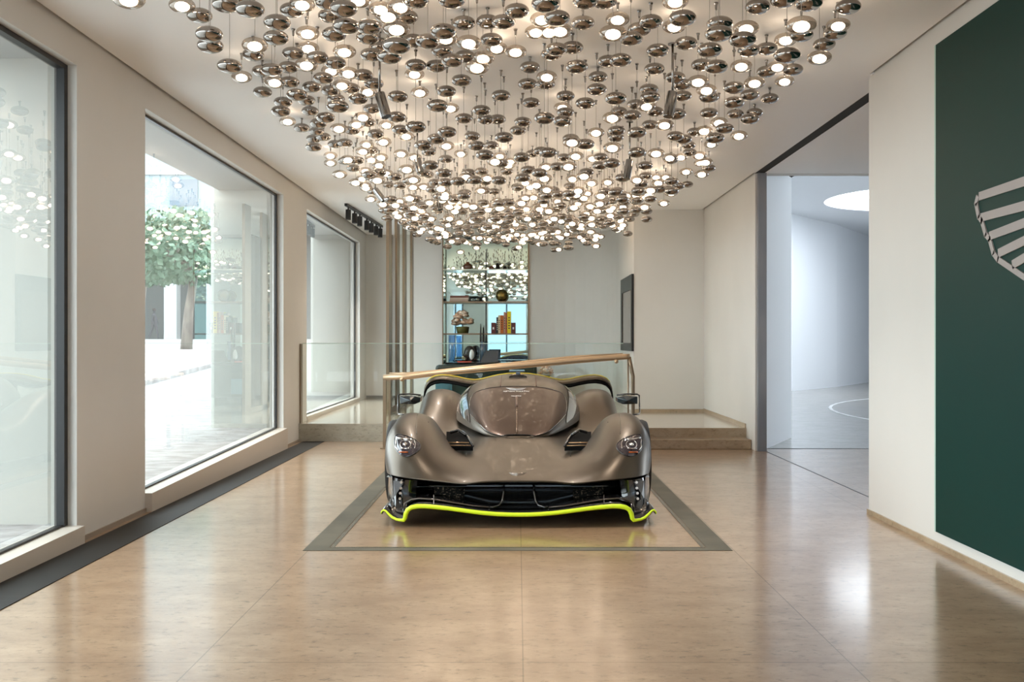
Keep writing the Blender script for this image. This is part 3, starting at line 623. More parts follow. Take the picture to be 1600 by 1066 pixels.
# lying books
y0 = SD-.1
for k, (wd, th, col, lb) in enumerate([(.33, .035, (.55, .42, .33), 'pale brown book at the bottom of the lying stack'), (.335, .03, (.62, .50, .40), 'beige book in the middle of the lying stack'), (.33, .035, (.16, .05, .03), 'dark red brown book on top of the lying stack')]):
    z = ZB+.001+sum([.035, .03, .035][:k])+.001*k; x0 = sx(703)+.005*k
    t = thing('book', lb, 'book', (x0+wd/2, SD, z), 'books lying flat on the middle shelf')
    bm = new_bm(); bx(bm, -wd/2, wd/2, -.1, .1, 0, .004); bx(bm, -wd/2, wd/2, -.1, .1, th-.004, th); bx(bm, -wd/2, wd/2, -.104, -.1, 0, th); obj('cover', bm, mat('book_cover', col, .5), t)
    bm = new_bm(); bx(bm, -wd/2+.005, wd/2-.005, -.098, .095, .0045, th-.0045); obj('pages', bm, mat('paper', (.75, .7, .6), .8), t)
# standing books
UP = [(777.2, 3.0, 25, (.03, .03, .03), 'thin black book'), (780.3, 3.4, 28, (.75, .62, .40), 'cream and black book'), (784.2, 4.6, 28, (.62, .16, .03), 'wide orange book'), (788.6, 3.0, 33, (.55, .30, .20), 'tall pinkish brown book'), (791.2, 2.4, 32, (.42, .10, .05), 'tall red book'), (795.5, 5.6, 34, (.90, .70, .02), 'tall bright yellow book')]
M_paper = bpy.data.materials['paper']
for px, wpx, hpx, col, lb in UP:
    s_ = F/SD; wd, hh = wpx/s_, hpx/s_
    t = thing('book', lb+' standing between the bookends on the lowest shelf', 'book', (sx(px), SD, ZC+.001), 'books standing on the lowest shelf')
    bm = new_bm(); bx(bm, -wd/2, wd/2, -.10, -.096, 0, hh); bx(bm, -wd/2, -wd/2+.003, -.096, .09, 0, hh); bx(bm, wd/2-.003, wd/2, -.096, .09, 0, hh); obj('cover', bm, mat('book_cover', col, .5), t)
    bm = new_bm(); bx(bm, -wd/2+.0035, wd/2-.0035, -.095, .085, .004, hh-.004); obj('pages', bm, M_paper, t)
    bm = new_bm()
    for k in range(5): bx(bm, -wd*.2, wd*.2, -.1022, -.1005, hh*(.2+.12*k), hh*(.26+.12*k))
    obj('spine_lettering', bm, mat('spine_ink', (.08, .06, .04) if col[0] > .3 else (.7, .6, .5), .6), t)
for px, sd in ((771.2, 'left'), (802.2, 'right')):
    t = thing('bookend', 'dark red bookend at the %s end of the standing books' % sd, 'bookend', (sx(px), SD, ZC+.001))
    bm = new_bm(); bx(bm, -.04, .04, -.08, .08, 0, .19); obj('block', bm, mat('oxblood', (.12, .02, .015), .3), t, bevel=.006)
    bm = new_bm(); bx(bm, -.015, .012, -.084, -.0805, .07, .11); obj('plate', bm, mat('plate_white', (.8, .8, .75), .4), t)
# flowers in vases
M_pet = noisy(mat('petals', (.85, .62, .45), .7), (.78, .45, .25), (.92, .82, .70), (14, 14, 14), 3)
M_stem = mat('foliage_dark', (.12, .12, .03), .6)
def bouquet(x, y, z, r, vh, label, seed, glass):
    rn = random.Random(seed); t = thing('flower_vase', label, 'flowers', (x, y, z))
    bm = new_bm(); lathe(bm, [(0, 0), (r*.45, 0), (r*.5, vh*.5), (r*.55, vh), (r*.5, vh), (r*.45, vh*.1), (0, vh*.06)], 20); obj('vase', bm, glass, t, smooth=True)
    k = 0
    for k in range(34):
        a = rn.uniform(0, 6.28); e = rn.uniform(-.5, 1.5); rr = r*rn.uniform(.55, .8)
        c = Vector((math.cos(a)*math.cos(e)*rr*1.15, math.sin(a)*math.cos(e)*rr, vh+r*.55+math.sin(e)*rr))
        bm = new_bm()
        for j in range(7):
            b_ = j/7*6.28; blob(bm, (c.x+math.cos(b_)*r*.1, c.y+math.sin(b_)*r*.1, c.z), r*.15, r*.15, r*.13, 1, .12, rn)
        blob(bm, (c.x, c.y, c.z+r*.05), r*.14, r*.14, r*.14, 1, .1, rn)
        obj('blossom', bm, M_pet, t, smooth=True)
bouquet(sx(722), SD, ZC+.001, .20, .12, 'vase of pale peach blossoms at the left of the lowest shelf', 1, M_stem)

# ------------------------------------------------------------------ seating and things on the desk before the niche
M_sofa = mat('black_green_leather', (.012, .028, .026), .3)
M_teal = mat('blue_velvet', (.05, .15, .20), .7)
def soft(bm_, x0, x1, y0, y1, z0, z1): bx(bm_, x0, x1, y0, y1, z0, z1)
DZ = 16.3
zt = P(0, 570, DZ).z
sf = thing('sofa', 'dark green-black leather sofa standing before the mirrored niche', 'sofa', (P(760, 0, DZ).x, DZ, .22))
o0 = sf.location.copy(); xl, xr = P(681, 0, DZ).x, P(839, 0, DZ).x
bm = new_bm(); bx(bm, xl, xr, DZ-.12, DZ+.1, .34, zt); part('backrest', bm, M_sofa, sf, o0, bevel=.05)
bm = new_bm(); bx(bm, xl+.02, xr-.02, DZ+.10, DZ+.75, .34, .62); part('seat', bm, M_sofa, sf, o0, bevel=.05)
bm = new_bm(); bx(bm, xl-.0, xl+.16, DZ+.12, DZ+.8, .34, .78); part('armrest', bm, M_sofa, sf, o0, bevel=.04)
bm = new_bm(); bx(bm, xr-.16, xr, DZ+.12, DZ+.8, .34, .78); part('armrest', bm, M_sofa, sf, o0, bevel=.04)
bm = new_bm(); bx(bm, xl+.01, xl+.27, DZ-.16, DZ-.125, .40, P(0, 592, DZ).z); part('back_panel', bm, M_teal, sf, o0, bevel=.01)
for sx_ in (xl+.1, xr-.1):
    for sy_ in (DZ-.05, DZ+.7):
        bm = new_bm(); bx(bm, sx_-.03, sx_+.03, sy_-.03, sy_+.03, .221, .339); part('leg', bm, M_blk, sf, o0)
DK = 17.55
tz = P(0, 566, DK).z
dk = thing('desk', 'dark glossy desk in front of the mirrored niche', 'desk', (P(760, 0, DK).x, DK, .22)); o0 = dk.location.copy()
xl, xr = P(697, 0, DK).x, P(830, 0, DK).x
bm = new_bm(); bx(bm, xl, xr, DK-.3, DK+.3, tz-.04, tz); part('desktop', bm, mat('gloss_black', (.01, .015, .015), .08), dk, o0, bevel=.005)
for a, b in ((xl+.05, xl+.12), (xr-.12, xr-.05)):
    bm = new_bm(); bx(bm, a, b, DK-.25, DK+.25, .221, tz-.041); part('side_leg', bm, M_blk, dk, o0)
M_bg = thin_glass('blue_glass', (.60, .74, .88), 1, 1.5, .08)
def tall(px, hpx, w_, label, m, y=DK):
    s_ = F/y; h_ = hpx/s_; bm = new_bm(); lathe(bm, [(0, 0), (w_, 0), (w_, h_), (w_-.006, h_), (w_-.006, .02), (0, .02)], 20)
    o = tag(obj('vase', bm, m, smooth=True), label, 'vase'); o.location = ((px-VX)/F*y, y, tz+.001); return o
tall(706, 42, .06, 'tall clear blue glass vase at the left end of the desk', M_bg)
tall(753, 32, .038, 'slim blue glass vase near the centre of the desk', M_bg)
t = thing('candle_pair', 'pair of dark tapered candles rising behind the slim blue vase', 'candles', ((753-VX)/F*17.75, 17.75, tz+.001))
for dx in (-.022, .022):
    bm = new_bm(); lathe(bm, [(0, 0), (.018, 0), (.018, .42), (.004, .66 if dx < 0 else .60), (0, .66 if dx < 0 else .60)], 12, (dx, 0, 0)); obj('candle', bm, M_blk, t, smooth=True)
# sculpture
t = thing('sculpture', 'black and white head-shaped sculpture on the left of the desk', 'sculpture', ((734-VX)/F*17.4, 17.4, tz+.001))
bm = new_bm(); blob(bm, (0, 0, .16), .10, .09, .12, 3); blob(bm, (.02, 0, .062), .06, .06, .06, 2); blob(bm, (-.06, -.02, .12), .05, .05, .05, 2); obj('head', bm, M_blk, t, smooth=True)
bm = new_bm(); blob(bm, (.035, -.07, .13), .045, .035, .09, 2); obj('face_plate', bm, mat('white_gloss', (.8, .82, .82), .2), t, smooth=True)
t = thing('magazine', 'red and white magazine lying on the desk beside the sculpture', 'magazine', ((726-VX)/F*17.35, 17.30, tz+.001))
bm = new_bm(); bx(bm, -.12, .12, -.03, .05, 0, .02); obj('cover', bm, mat('magazine_red', (.6, .08, .05), .4), t)
# laptop / screen
t = thing('monitor', 'thin dark glass screen leaning on the desk right of the slim vase', 'screen', ((765-VX)/F*17.4, 17.4, tz+.001))
bm = new_bm(); hexa(bm, [(-.16, -.02, .002), (.14, -.02, .002), (.14, 0, .002), (-.16, 0, .002)], [(-.07, .08, .20), (.15, .08, .20), (.15, .09, .20), (-.07, .09, .20)]); obj('screen', bm, M_dk, t)
# round table with flowers at right
yt = 16.9
t = thing('side_table', 'small round table under the peach flowers right of the sofa', 'table', ((862-VX)/F*yt, yt, .22)); zt2 = P(0, 592, yt).z-.22
bm = new_bm(); lathe(bm, [(0, zt2-.03), (.2, zt2-.03), (.2, zt2), (0, zt2)], 32); obj('tabletop', bm, M_brass, t)
bm = new_bm(); lathe(bm, [(0, 0), (.18, 0), (.18, .015), (.025, .03), (.025, zt2-.031), (0, zt2-.031)], 20); obj('pedestal', bm, M_brass, t, smooth=False)
bouquet((853-VX)/F*yt, yt, zt2+.221, .13, .05, 'low bowl of peach blossoms just right of the sofa above the car', 4, M_stem)
# framed dark niche picture on the side of the projecting wall
bm = new_bm()
ya, yb = (1.66*F/(989.5-VX)), (1.66*F/(972-VX))
t = thing('wall_screen', 'dark framed screen on the side face of the projecting white wall', 'screen', (1.665, (ya+yb)/2, 1.3)); o0 = t.location.copy()
z1, z0 = P(0, 428, ya).z, P(0, 549, ya).z
for q in ((ya, ya+.12, z0, z1), (yb-.22, yb, z0, z1), (ya+.12, yb-.22, z0, z0+.12), (ya+.12, yb-.22, z1-.22, z1)):
    bx(bm, 1.635, 1.668, *q)
part('frame', bm, M_blk, t, o0)
bm = new_bm(); bx(bm, 1.645, 1.667, ya+.121, yb-.221, z0+.121, z1-.221); part('screen', bm, mat('screen_grey', (.16, .14, .12), .15), t, o0)

# ------------------------------------------------------------------ the car
CY = 6.75
M_paint = mat('satin_bronze_paint', (.085, .067, .049), .36, .8, .08); M_paint.node_tree.nodes['Principled BSDF'].inputs['Coat Roughness'].default_value = .04
M_gblk = mat('gloss_carbon', (.008, .008, .009), .12, 0, 1)
M_wedge = mat('wing_edge_yellow', (.75, .62, .05), .3)
M_mblk = mat('matte_carbon', (.006, .006, .006), .85, spec=.06)
M_neon = mat('neon_lime', (.62, .85, .02), .35)
M_screen = mat('tinted_windscreen', (.052, .029, .019), .33, .7, .10)
M_side = mat('side_glass', (.04, .05, .07), .03, .5, 1)
M_rub = mat('tyre_rubber', (.015, .015, .015), .7)
M_white = mat('white_mark', (.8, .8, .8), .5)
car = thing('sports_car', 'low satin bronze hypercar with lime edged front splitter parked in the centre', 'car', (.003, CY, 0))
def L(px, py, D): p = P(px, py, D); return Vector((p.x, p.y-CY, p.z))

ys = lambda *a: a
X_ = [0, .20, .32, .44, .56, .69, .81, .915, .975, 1.0, .985]
ROWS = [
 # y list, z list, optional x list
 ([.20, .20, .22, .25, .28, .32, .38, .48, .62, .76, .80], [.292, .292, .268, .272, .28, .284, .286, .288, .288, .288, .27], [0, .26, .35, .45, .56, .68, .80, .89, .945, .965, .95]),
 ([.26, .26, .27, .29, .32, .35, .41, .50, .64, .79, .82], [.305, .305, .290, .295, .31, .325, .33, .325, .315, .30, .28], [0, .25, .34, .45, .56, .68, .80, .895, .952, .975, .96]),
 ([.42, .42, .42, .41, .41, .41, .46, .55, .68, .82, .85], [.330, .330, .325, .335, .37, .415, .435, .42, .39, .34, .29], [0, .24, .33, .45, .56, .68, .80, .90, .965, .985, .97]),
 ([.58, .58, .58, .57, .55, .54, .57, .64, .75, .87, .90], [.350, .350, .345, .365, .43, .505, .535, .52, .47, .39, .30], [0, .23, .33, .45, .56, .68, .80, .91, .975, .995, .98]),
 ([.82]*9+[.95, .97], [.382, .382, .378, .392, .50, .605, .635, .622, .555, .45, .32], None),
 ([1.15]*11, [.425, .424, .415, .365, .50, .655, .688, .68, .62, .50, .34], [0, .20, .33, .475, .545, .66, .79, .90, .975, 1.0, .99]),
 ([1.5]*11, [.472, .468, .43, .33, .37, .62, .675, .67, .61, .49, .33], [0, .20, .33, .46, .57, .65, .79, .90, .97, .995, .985]),
 ([1.9]*11, [.52, .51, .47, .36, .38, .53, .59, .59, .54, .42, .20], [0, .20, .33, .44, .56, .67, .79, .90, .96, .98, .97]),
 ([2.4]*11, [.55, .54, .50, .40, .34, .37, .40, .42, .40, .33, .14], [0, .20, .36, .50, .60, .70, .80, .90, .955, .965, .955]),
 ([2.85]*11, [.55, .55, .52, .46, .44, .45, .47, .48, .46, .38, .14], [0, .20, .36, .48, .58, .69, .80, .90, .955, .965, .955]),
 ([3.15]*11, [.55, .55, .53, .50, .56, .64, .66, .63, .56, .42, .14], [0, .20, .36, .46, .56, .67, .78, .88, .95, .97, .96]),
 ([3.45]*11, [.55, .55, .54, .54, .66, .735, .748, .725, .64, .48, .16], None),
 ([3.85]*11, [.55, .55, .54, .56, .69, .755, .765, .745, .67, .52, .20], None),
 ([4.2]*11, [.50, .50, .50, .52, .60, .66, .68, .66, .60, .48, .25], None),
 ([4.45]*11, [.42, .42, .42, .44, .48, .52, .54, .53, .50, .42, .30], [0, .20, .32, .44, .56, .69, .80, .90, .95, .97, .96]),
]
def crow(y): return y
G = []
for yy, zz, xx in ROWS:
    xx = xx or X_
    half = [Vector((xx[i], yy[i], zz[i])) for i in range(11)]
    G.append([Vector((-v.x, v.y, v.z)) for v in half[:0:-1]]+half)
bm = new_bm(); V = grid(bm, G)
body = obj('body_shell', bm, M_paint, car, smooth=True)
s = body.modifiers.new('sub', 'SUBSURF'); s.levels = 3; s.render_levels = 3
s = body.modifiers.new('sol', 'SOLIDIFY'); s.thickness = .012; s.offset = -1
def interp(tab, y):   # cubic through the table
    n_ = len(tab); y = min(max(y, tab[0][0]), tab[-1][0])
    sl = [(tab[min(i+1, n_-1)][1]-tab[max(i-1, 0)][1])/(tab[min(i+1, n_-1)][0]-tab[max(i-1, 0)][0]) for i in range(n_)]
    for i in range(n_-1):
        (a, va), (b, vb) = tab[i], tab[i+1]
        if y <= b:
            h_ = b-a; t = (y-a)/h_
            return (2*t**3-3*t*t+1)*va+(t**3-2*t*t+t)*h_*sl[i]+(-2*t**3+3*t*t)*vb+(t**3-t*t)*h_*sl[i+1]
    return tab[-1][1]
ZT = [(1.46, .462), (1.6, .52), (1.8, .60), (2.2, .728), (2.6, .838), (2.9, .885), (3.2, .905), (3.6, .905), (4.0, .87), (4.4, .74)]
WD = [(1.46, .02), (1.50, .13), (1.58, .24), (1.75, .325), (1.95, .395), (2.4, .51), (2.7, .565), (3.0, .575), (3.6, .47), (4.0, .32), (4.4, .16)]
ZB_ = [(1.46, .455), (1.8, .485), (2.2, .50), (3, .52), (4.4, .5)]
def can(y, th, off=0.0):  # th 0..pi
    w_, zt_, zb_ = interp(WD, y), interp(ZT, y), interp(ZB_, y); n_ = 2.7
    c, s_ = math.cos(th), math.sin(th)
    x = (w_+off)*math.copysign(abs(c)**(2/n_), c); z = zb_+(zt_-zb_+off)*abs(s_)**(2/n_)
    return Vector((x, y, z))
def canx(y, xn, off=0.0):   # xn = x/w in [-1,1]
    w_, zt_, zb_ = interp(WD, y), interp(ZT, y), interp(ZB_, y); n_ = 2.7
    return Vector((xn*(w_+off), y, zb_+(zt_-zb_+off)*max(0, 1-abs(xn)**n_)**(1/n_)))
bm = new_bm(); G = []
for i in range(60):
    y = 1.46+2.94*i/59; G.append([can(y, math.pi*(1-k/48)) for k in range(49)])
grid(bm, G); canopy = obj('roof_shell', bm, M_paint, car, smooth=True)
def cany(xn, y, off): return canx(y, xn, off)
# windscreen: wraps the front, corners rounded at the top
bm = new_bm(); G = []
for i in range(33):
    t = i/32; row = []
    for k in range(41):
        u = -1+2*k/40; xn = math.copysign(math.sin(abs(u)*math.pi/2), u)*.93
        yb = 1.495+.02*abs(u)
        yt = 2.53-.42*(max(0, abs(xn)-.70)/.23)**2
        row.append(canx(yb+(yt-yb)*t, xn, .007))
    G.append(row)
grid(bm, G); ws = obj('windscreen', bm, M_screen, car, smooth=True, fix=True)
edge_ = [canx(1.50, xn/20*.93, .008) for xn in range(-20, 21)]
top_ = [canx(2.53-.42*(max(0, abs(xn/20*.93)-.70)/.23)**2, xn/20*.93, .008) for xn in range(-20, 21)]
left_ = [canx(1.50+(2.11-1.50)*k/12, -.93, .008) for k in range(13)]; right_ = [canx(1.50+(2.11-1.50)*k/12, .93, .008) for k in range(13)]
bm = new_bm(); tube(bm, left_+top_+right_[::-1], .0035, 6); tube(bm, edge_, .0035, 6); obj('windscreen_seal', bm, M_gblk, car, smooth=True)
for sgn in (-1, 1):
    bm = new_bm(); G = []
    for i in range(21):
        y = 2.02+1.2*i/20; row = []
        lo = .985-.27*((y-2.02)/1.2)**.8
        for k in range(9): row.append(canx(y, sgn*(lo+(.992-lo)*k/8), .006))
        G.append(row)
    grid(bm, G); obj('side_window', bm, M_side, car, smooth=True)
# projection of pixel outlines on the real surfaces
bpy.context.view_layer.update()
dg = bpy.context.evaluated_depsgraph_get()
def bvh(o):
    e = o.evaluated_get(dg); me = e.to_mesh(); vs = [v.co.copy() for v in me.vertices]; ps = [list(p.vertices) for p in me.polygons]
    t = BVHTree.FromPolygons(vs, ps); e.to_mesh_clear(); return t
TB, TC = bvh(body), bvh(canopy)
CO = Vector((0, -CY, CZ))-Vector((.003, 0, 0))
def surf(px, py, tree=None, off=.003):
    d = (P(px, py, 1)-Vector((0, 0, CZ))).normalized(); best = None
    for t in ([tree] if tree else [TB, TC]):
        h = t.ray_cast(CO, d)
        if h[0] is not None and (best is None or h[3] < best[3]): best = h
    if best is None: return None
    nn = best[1]; nn = nn if nn.dot(d) < 0 else -nn
    return best[0]+nn*off
def mirror_pts(pts): return [(2*810-x, y) for x, y in pts]
def smoothloop(pts, n=6):
    out = []; N_ = len(pts)
    for i in range(N_):
        p0, p1, p2, p3 = [Vector((*pts[(i+j-1) % N_], 0)) for j in range(4)]
        for k in range(n):
            t = k/n; q = .5*((2*p1)+(-p0+p2)*t+(2*p0-5*p1+4*p2-p3)*t*t+(-p0+3*p1-3*p2+p3)*t**3); out.append((q.x, q.y))
    return out
def patch(bm, pts, off=.003, rings=6, tree=None):
    cx_ = sum(p[0] for p in pts)/len(pts); cy_ = sum(p[1] for p in pts)/len(pts); prev = None
    c0 = surf(cx_, cy_, tree, off)
    if c0 is None: return
    vc = bm.verts.new(c0)
    for r in range(1, rings+1):
        ring = []; t = r/rings
        for x, y in pts:
            q = surf(cx_+(x-cx_)*t, cy_+(y-cy_)*t, tree, off if r < rings else off-.004)
            ring.append(bm.verts.new(q if q is not None else (prev[len(ring)].co if prev else c0)))
        n_ = len(ring)
        for k in range(n_):
            if prev is None: bm.faces.new((vc, ring[k], ring[(k+1) % n_]))
            else: bm.faces.new((prev[k], ring[k], ring[(k+1) % n_], prev[(k+1) % n_]))
        prev = ring
def line_on(bm, pts, r, off=.002, tree=None, loop=False, n=5):
    P_ = []
    seq = pts+[pts[0]] if loop else pts
    for (a, b), (c, d) in zip(seq, seq[1:]):
        for k in range(n):
            q = surf(a+(c-a)*k/n, b+(d-b)*k/n, tree, off)
            if q is not None and (not P_ or (q-P_[-1]).length < .25): P_.append(q)
    q = surf(*seq[-1], tree, off)
    if q is not None and (not P_ or (q-P_[-1]).length < .25): P_.append(q)
    if len(P_) > 1: tube(bm, P_, r, 6)
M_lens = mat('headlight_lens', (.03, .022, .03), .06, .2, 1); M_chrome = mat('chrome', (.75, .72, .68), .12, 1)
HL = smoothloop([(617.5, 684), (621, 679.5), (630, 680.5), (641, 684), (651, 689.5), (656.5, 696), (655, 703), (648, 709.5), (638, 713.5), (629, 712.5), (621.5, 706.5), (617.5, 698), (616.5, 690)], 4)
M_amb = mat('amber_reflector', (.5, .12, .03), .2, .3)
for sd in (0, 1):
    F_ = (lambda p: mirror_pts(p)) if sd else (lambda p: p)
    bm = new_bm(); patch(bm, F_(HL), .006); hl = obj('headlight', bm, M_lens, car, smooth=True)
    bm = new_bm(); line_on(bm, F_(HL), .004, .003, loop=True, n=1); obj('bezel', bm, M_gblk, hl, smooth=True)
    bm = new_bm()
    line_on(bm, F_([(620, 685), (628, 687), (640, 688)]), .007, .008, n=3); obj('light_bar', bm, M_chrome, hl, smooth=True)
    bm = new_bm(); circ = [(634+8*math.cos(a), 696+6.5*math.sin(a)) for a in [k/16*6.283 for k in range(16)]]
    line_on(bm, F_(circ), .003, .009, loop=True, n=1); c = surf(*F_([(634, 696)])[0], None, .008); blob(bm, c, .018, .018, .014, 2); obj('projector', bm, M_chrome, hl, smooth=True)
    bm = new_bm(); line_on(bm, F_([(619, 688), (620, 694), (619, 699), (623, 705)]), .003, .009, n=3); line_on(bm, F_([(647, 689), (649, 695), (648, 702)]), .0028, .009, n=3); line_on(bm, F_([(626, 702), (640, 702)]), .0032, .009, n=3); obj('trim_ring', bm, M_chrome, hl, smooth=True)
    bm = new_bm(); line_on(bm, F_([(625, 707.5), (638, 708)]), .005, .009, n=3); obj('reflector', bm, M_amb, hl, smooth=True)
    # cooling vents behind the hood
    V_ = [(697, 674.5, 8.32), (722, 675.5, 8.32), (730, 683, 8.1), (738.5, 698.5, 7.74), (697, 697.5, 7.74)]
    def vp(x, y, D, dz=0): p = L(2*810-x if sd else x, y, D); p.z += dz; return p
    bm = new_bm(); hexa(bm, [vp(*q, -.03) for q in V_], [vp(*q) for q in V_]); vt_ = obj('air_vent', bm, M_mblk, car)
    bm = new_bm(); tube(bm, [vp(699, 692.5, 7.84, .004), vp(732, 693, 7.84, .004)], .005, 6); tube(bm, [vp(700, 696.8, 7.76, .004), vp(735, 697.4, 7.76, .004)], .004, 6); obj('louvre', bm, mat('copper_edge', (.45, .28, .15), .3, .7), vt_, smooth=True)
    bm = new_bm(); tube(bm, [vp(721, 675.3, 8.32, .006), vp(730, 683, 8.1, .006), vp(738.5, 698.5, 7.74, .006)], .009, 6); tube(bm, [vp(703, 680, 8.18, .02), vp(716, 679, 8.2, .035), vp(727, 684, 8.08, .02)], .012, 8); obj('vent_edge', bm, M_gblk, vt_, smooth=True)
    # panel seams
    bm = new_bm(); line_on(bm, F_([(653, 645.5), (651, 655), (650, 668), (651, 679)]), .0018, .0005, TB); line_on(bm, F_([(731, 702), (729, 708), (728, 714)]), .0018, .0005, TB); obj('panel_seam', bm, M_gblk, car, smooth=True)
    bm = new_bm(); line_on(bm, F_([(783, 588), (782.5, 596), (782, 604)]), .004, .001, TC); obj('roof_seam', bm, mat('seam_red', (.06, .012, .008), .4), car, smooth=True)
# wiper and marks on the screen
bm = new_bm(); line_on(bm, [(807, 623), (807.2, 638)], .011, .012, TC); obj('wiper', bm, mat('wiper_brown', (.08, .04, .025), .3), car, smooth=True)
bm = new_bm(); line_on(bm, [(807.2, 638), (807.5, 678)], .006, .011, TC); obj('wiper_arm', bm, mat('wiper_grey', (.20, .13, .09), .25, .4), car, smooth=True)
# frosted marks
def wing_mark(bm, cx_, cy_, w_, h_, off, tree, r):
    for k in range(3):
        s_ = (1, .86, .7)[k]; dy = (0, .36, .7)[k]*h_
        line_on(bm, [(cx_-w_/2*s_, cy_-h_*.1+dy), (cx_-w_*.16, cy_+h_*.12+dy), (cx_, cy_+h_*.3+dy), (cx_+w_*.16, cy_+h_*.12+dy), (cx_+w_/2*s_, cy_-h_*.1+dy)], r, off, tree)
bm = new_bm(); wing_mark(bm, 806.5, 608.2, 31, 3.0, .009, TC, .0018); obj('winged_badge', bm, M_white, car, smooth=True)
bm = new_bm(); wing_mark(bm, 809, 739.5, 28, 4, .001, TB, .0016); obj('hood_badge', bm, mat('badge_silver', (.45, .40, .36), .2, 1), car, smooth=True)
def screen_text(s, px, py, wpx, size, parent):
    a, b, c = surf(px-wpx/2, py, TC, .010), surf(px+wpx/2, py, TC, .010), surf(px, py, TC, .012)
    u = surf(px, py-4, TC, .012); d = surf(px, py+4, TC, .012)
    xa = Vector((1, 0, 0)); ya = (u-d).normalized(); za = xa.cross(ya)
    M = Matrix.Translation(c)@Matrix((xa, ya, za)).transposed().to_4x4()
    return text_mesh('screen_lettering', s, size, M_white, M, parent, .001)
t1 = screen_text('ASTON MARTIN', 806.5, 613.6, 40, .034, car)
for o in (t1,):
    xs = [v.co.x for v in o.data.vertices]; k = .232/(max(xs)-min(xs)); cxm = (max(xs)+min(xs))/2
    for v in o.data.vertices: v.co.x = cxm+(v.co.x-cxm)*k
t2 = screen_text('VALKYRIE', 806.5, 621, 14, .020, car)
# roof scoop and antenna
bm = new_bm(); e = [(809+14*math.cos(a), 589.5+4.4*math.sin(a)) for a in [k/24*6.283 for k in range(24)]]
pts = []
for x, y in e: pts.append(L(x, y, 9.75))
c0 = [Vector((p.x, p.y, p.z)) for p in pts]; V1 = [bm.verts.new(p+Vector((0, -.05+.6*(p.z-.85), 0))) for p in c0]; V2 = [bm.verts.new(Vector((p.x*.9, p.y+.35, p.z-.0))) for p in c0]
bm.faces.new(V1)
for k in range(24): bm.faces.new((V1[k], V1[(k+1) % 24], V2[(k+1) % 24], V2[k]))
obj('roof_scoop', bm, M_gblk, car, smooth=False)
bm = new_bm(); a = L(809, 587, 9.9); bx(bm, a.x-.022, a.x+.022, a.y-.03, a.y+.12, a.z-.02, L(0, 580, 9.9).z); bx(bm, a.x-.085, a.x+.065, a.y-.02, a.y+.12, L(0, 581.5, 9.9).z, L(0, 578.8, 9.9).z); obj('roof_fin', bm, M_gblk, car, bevel=.004)

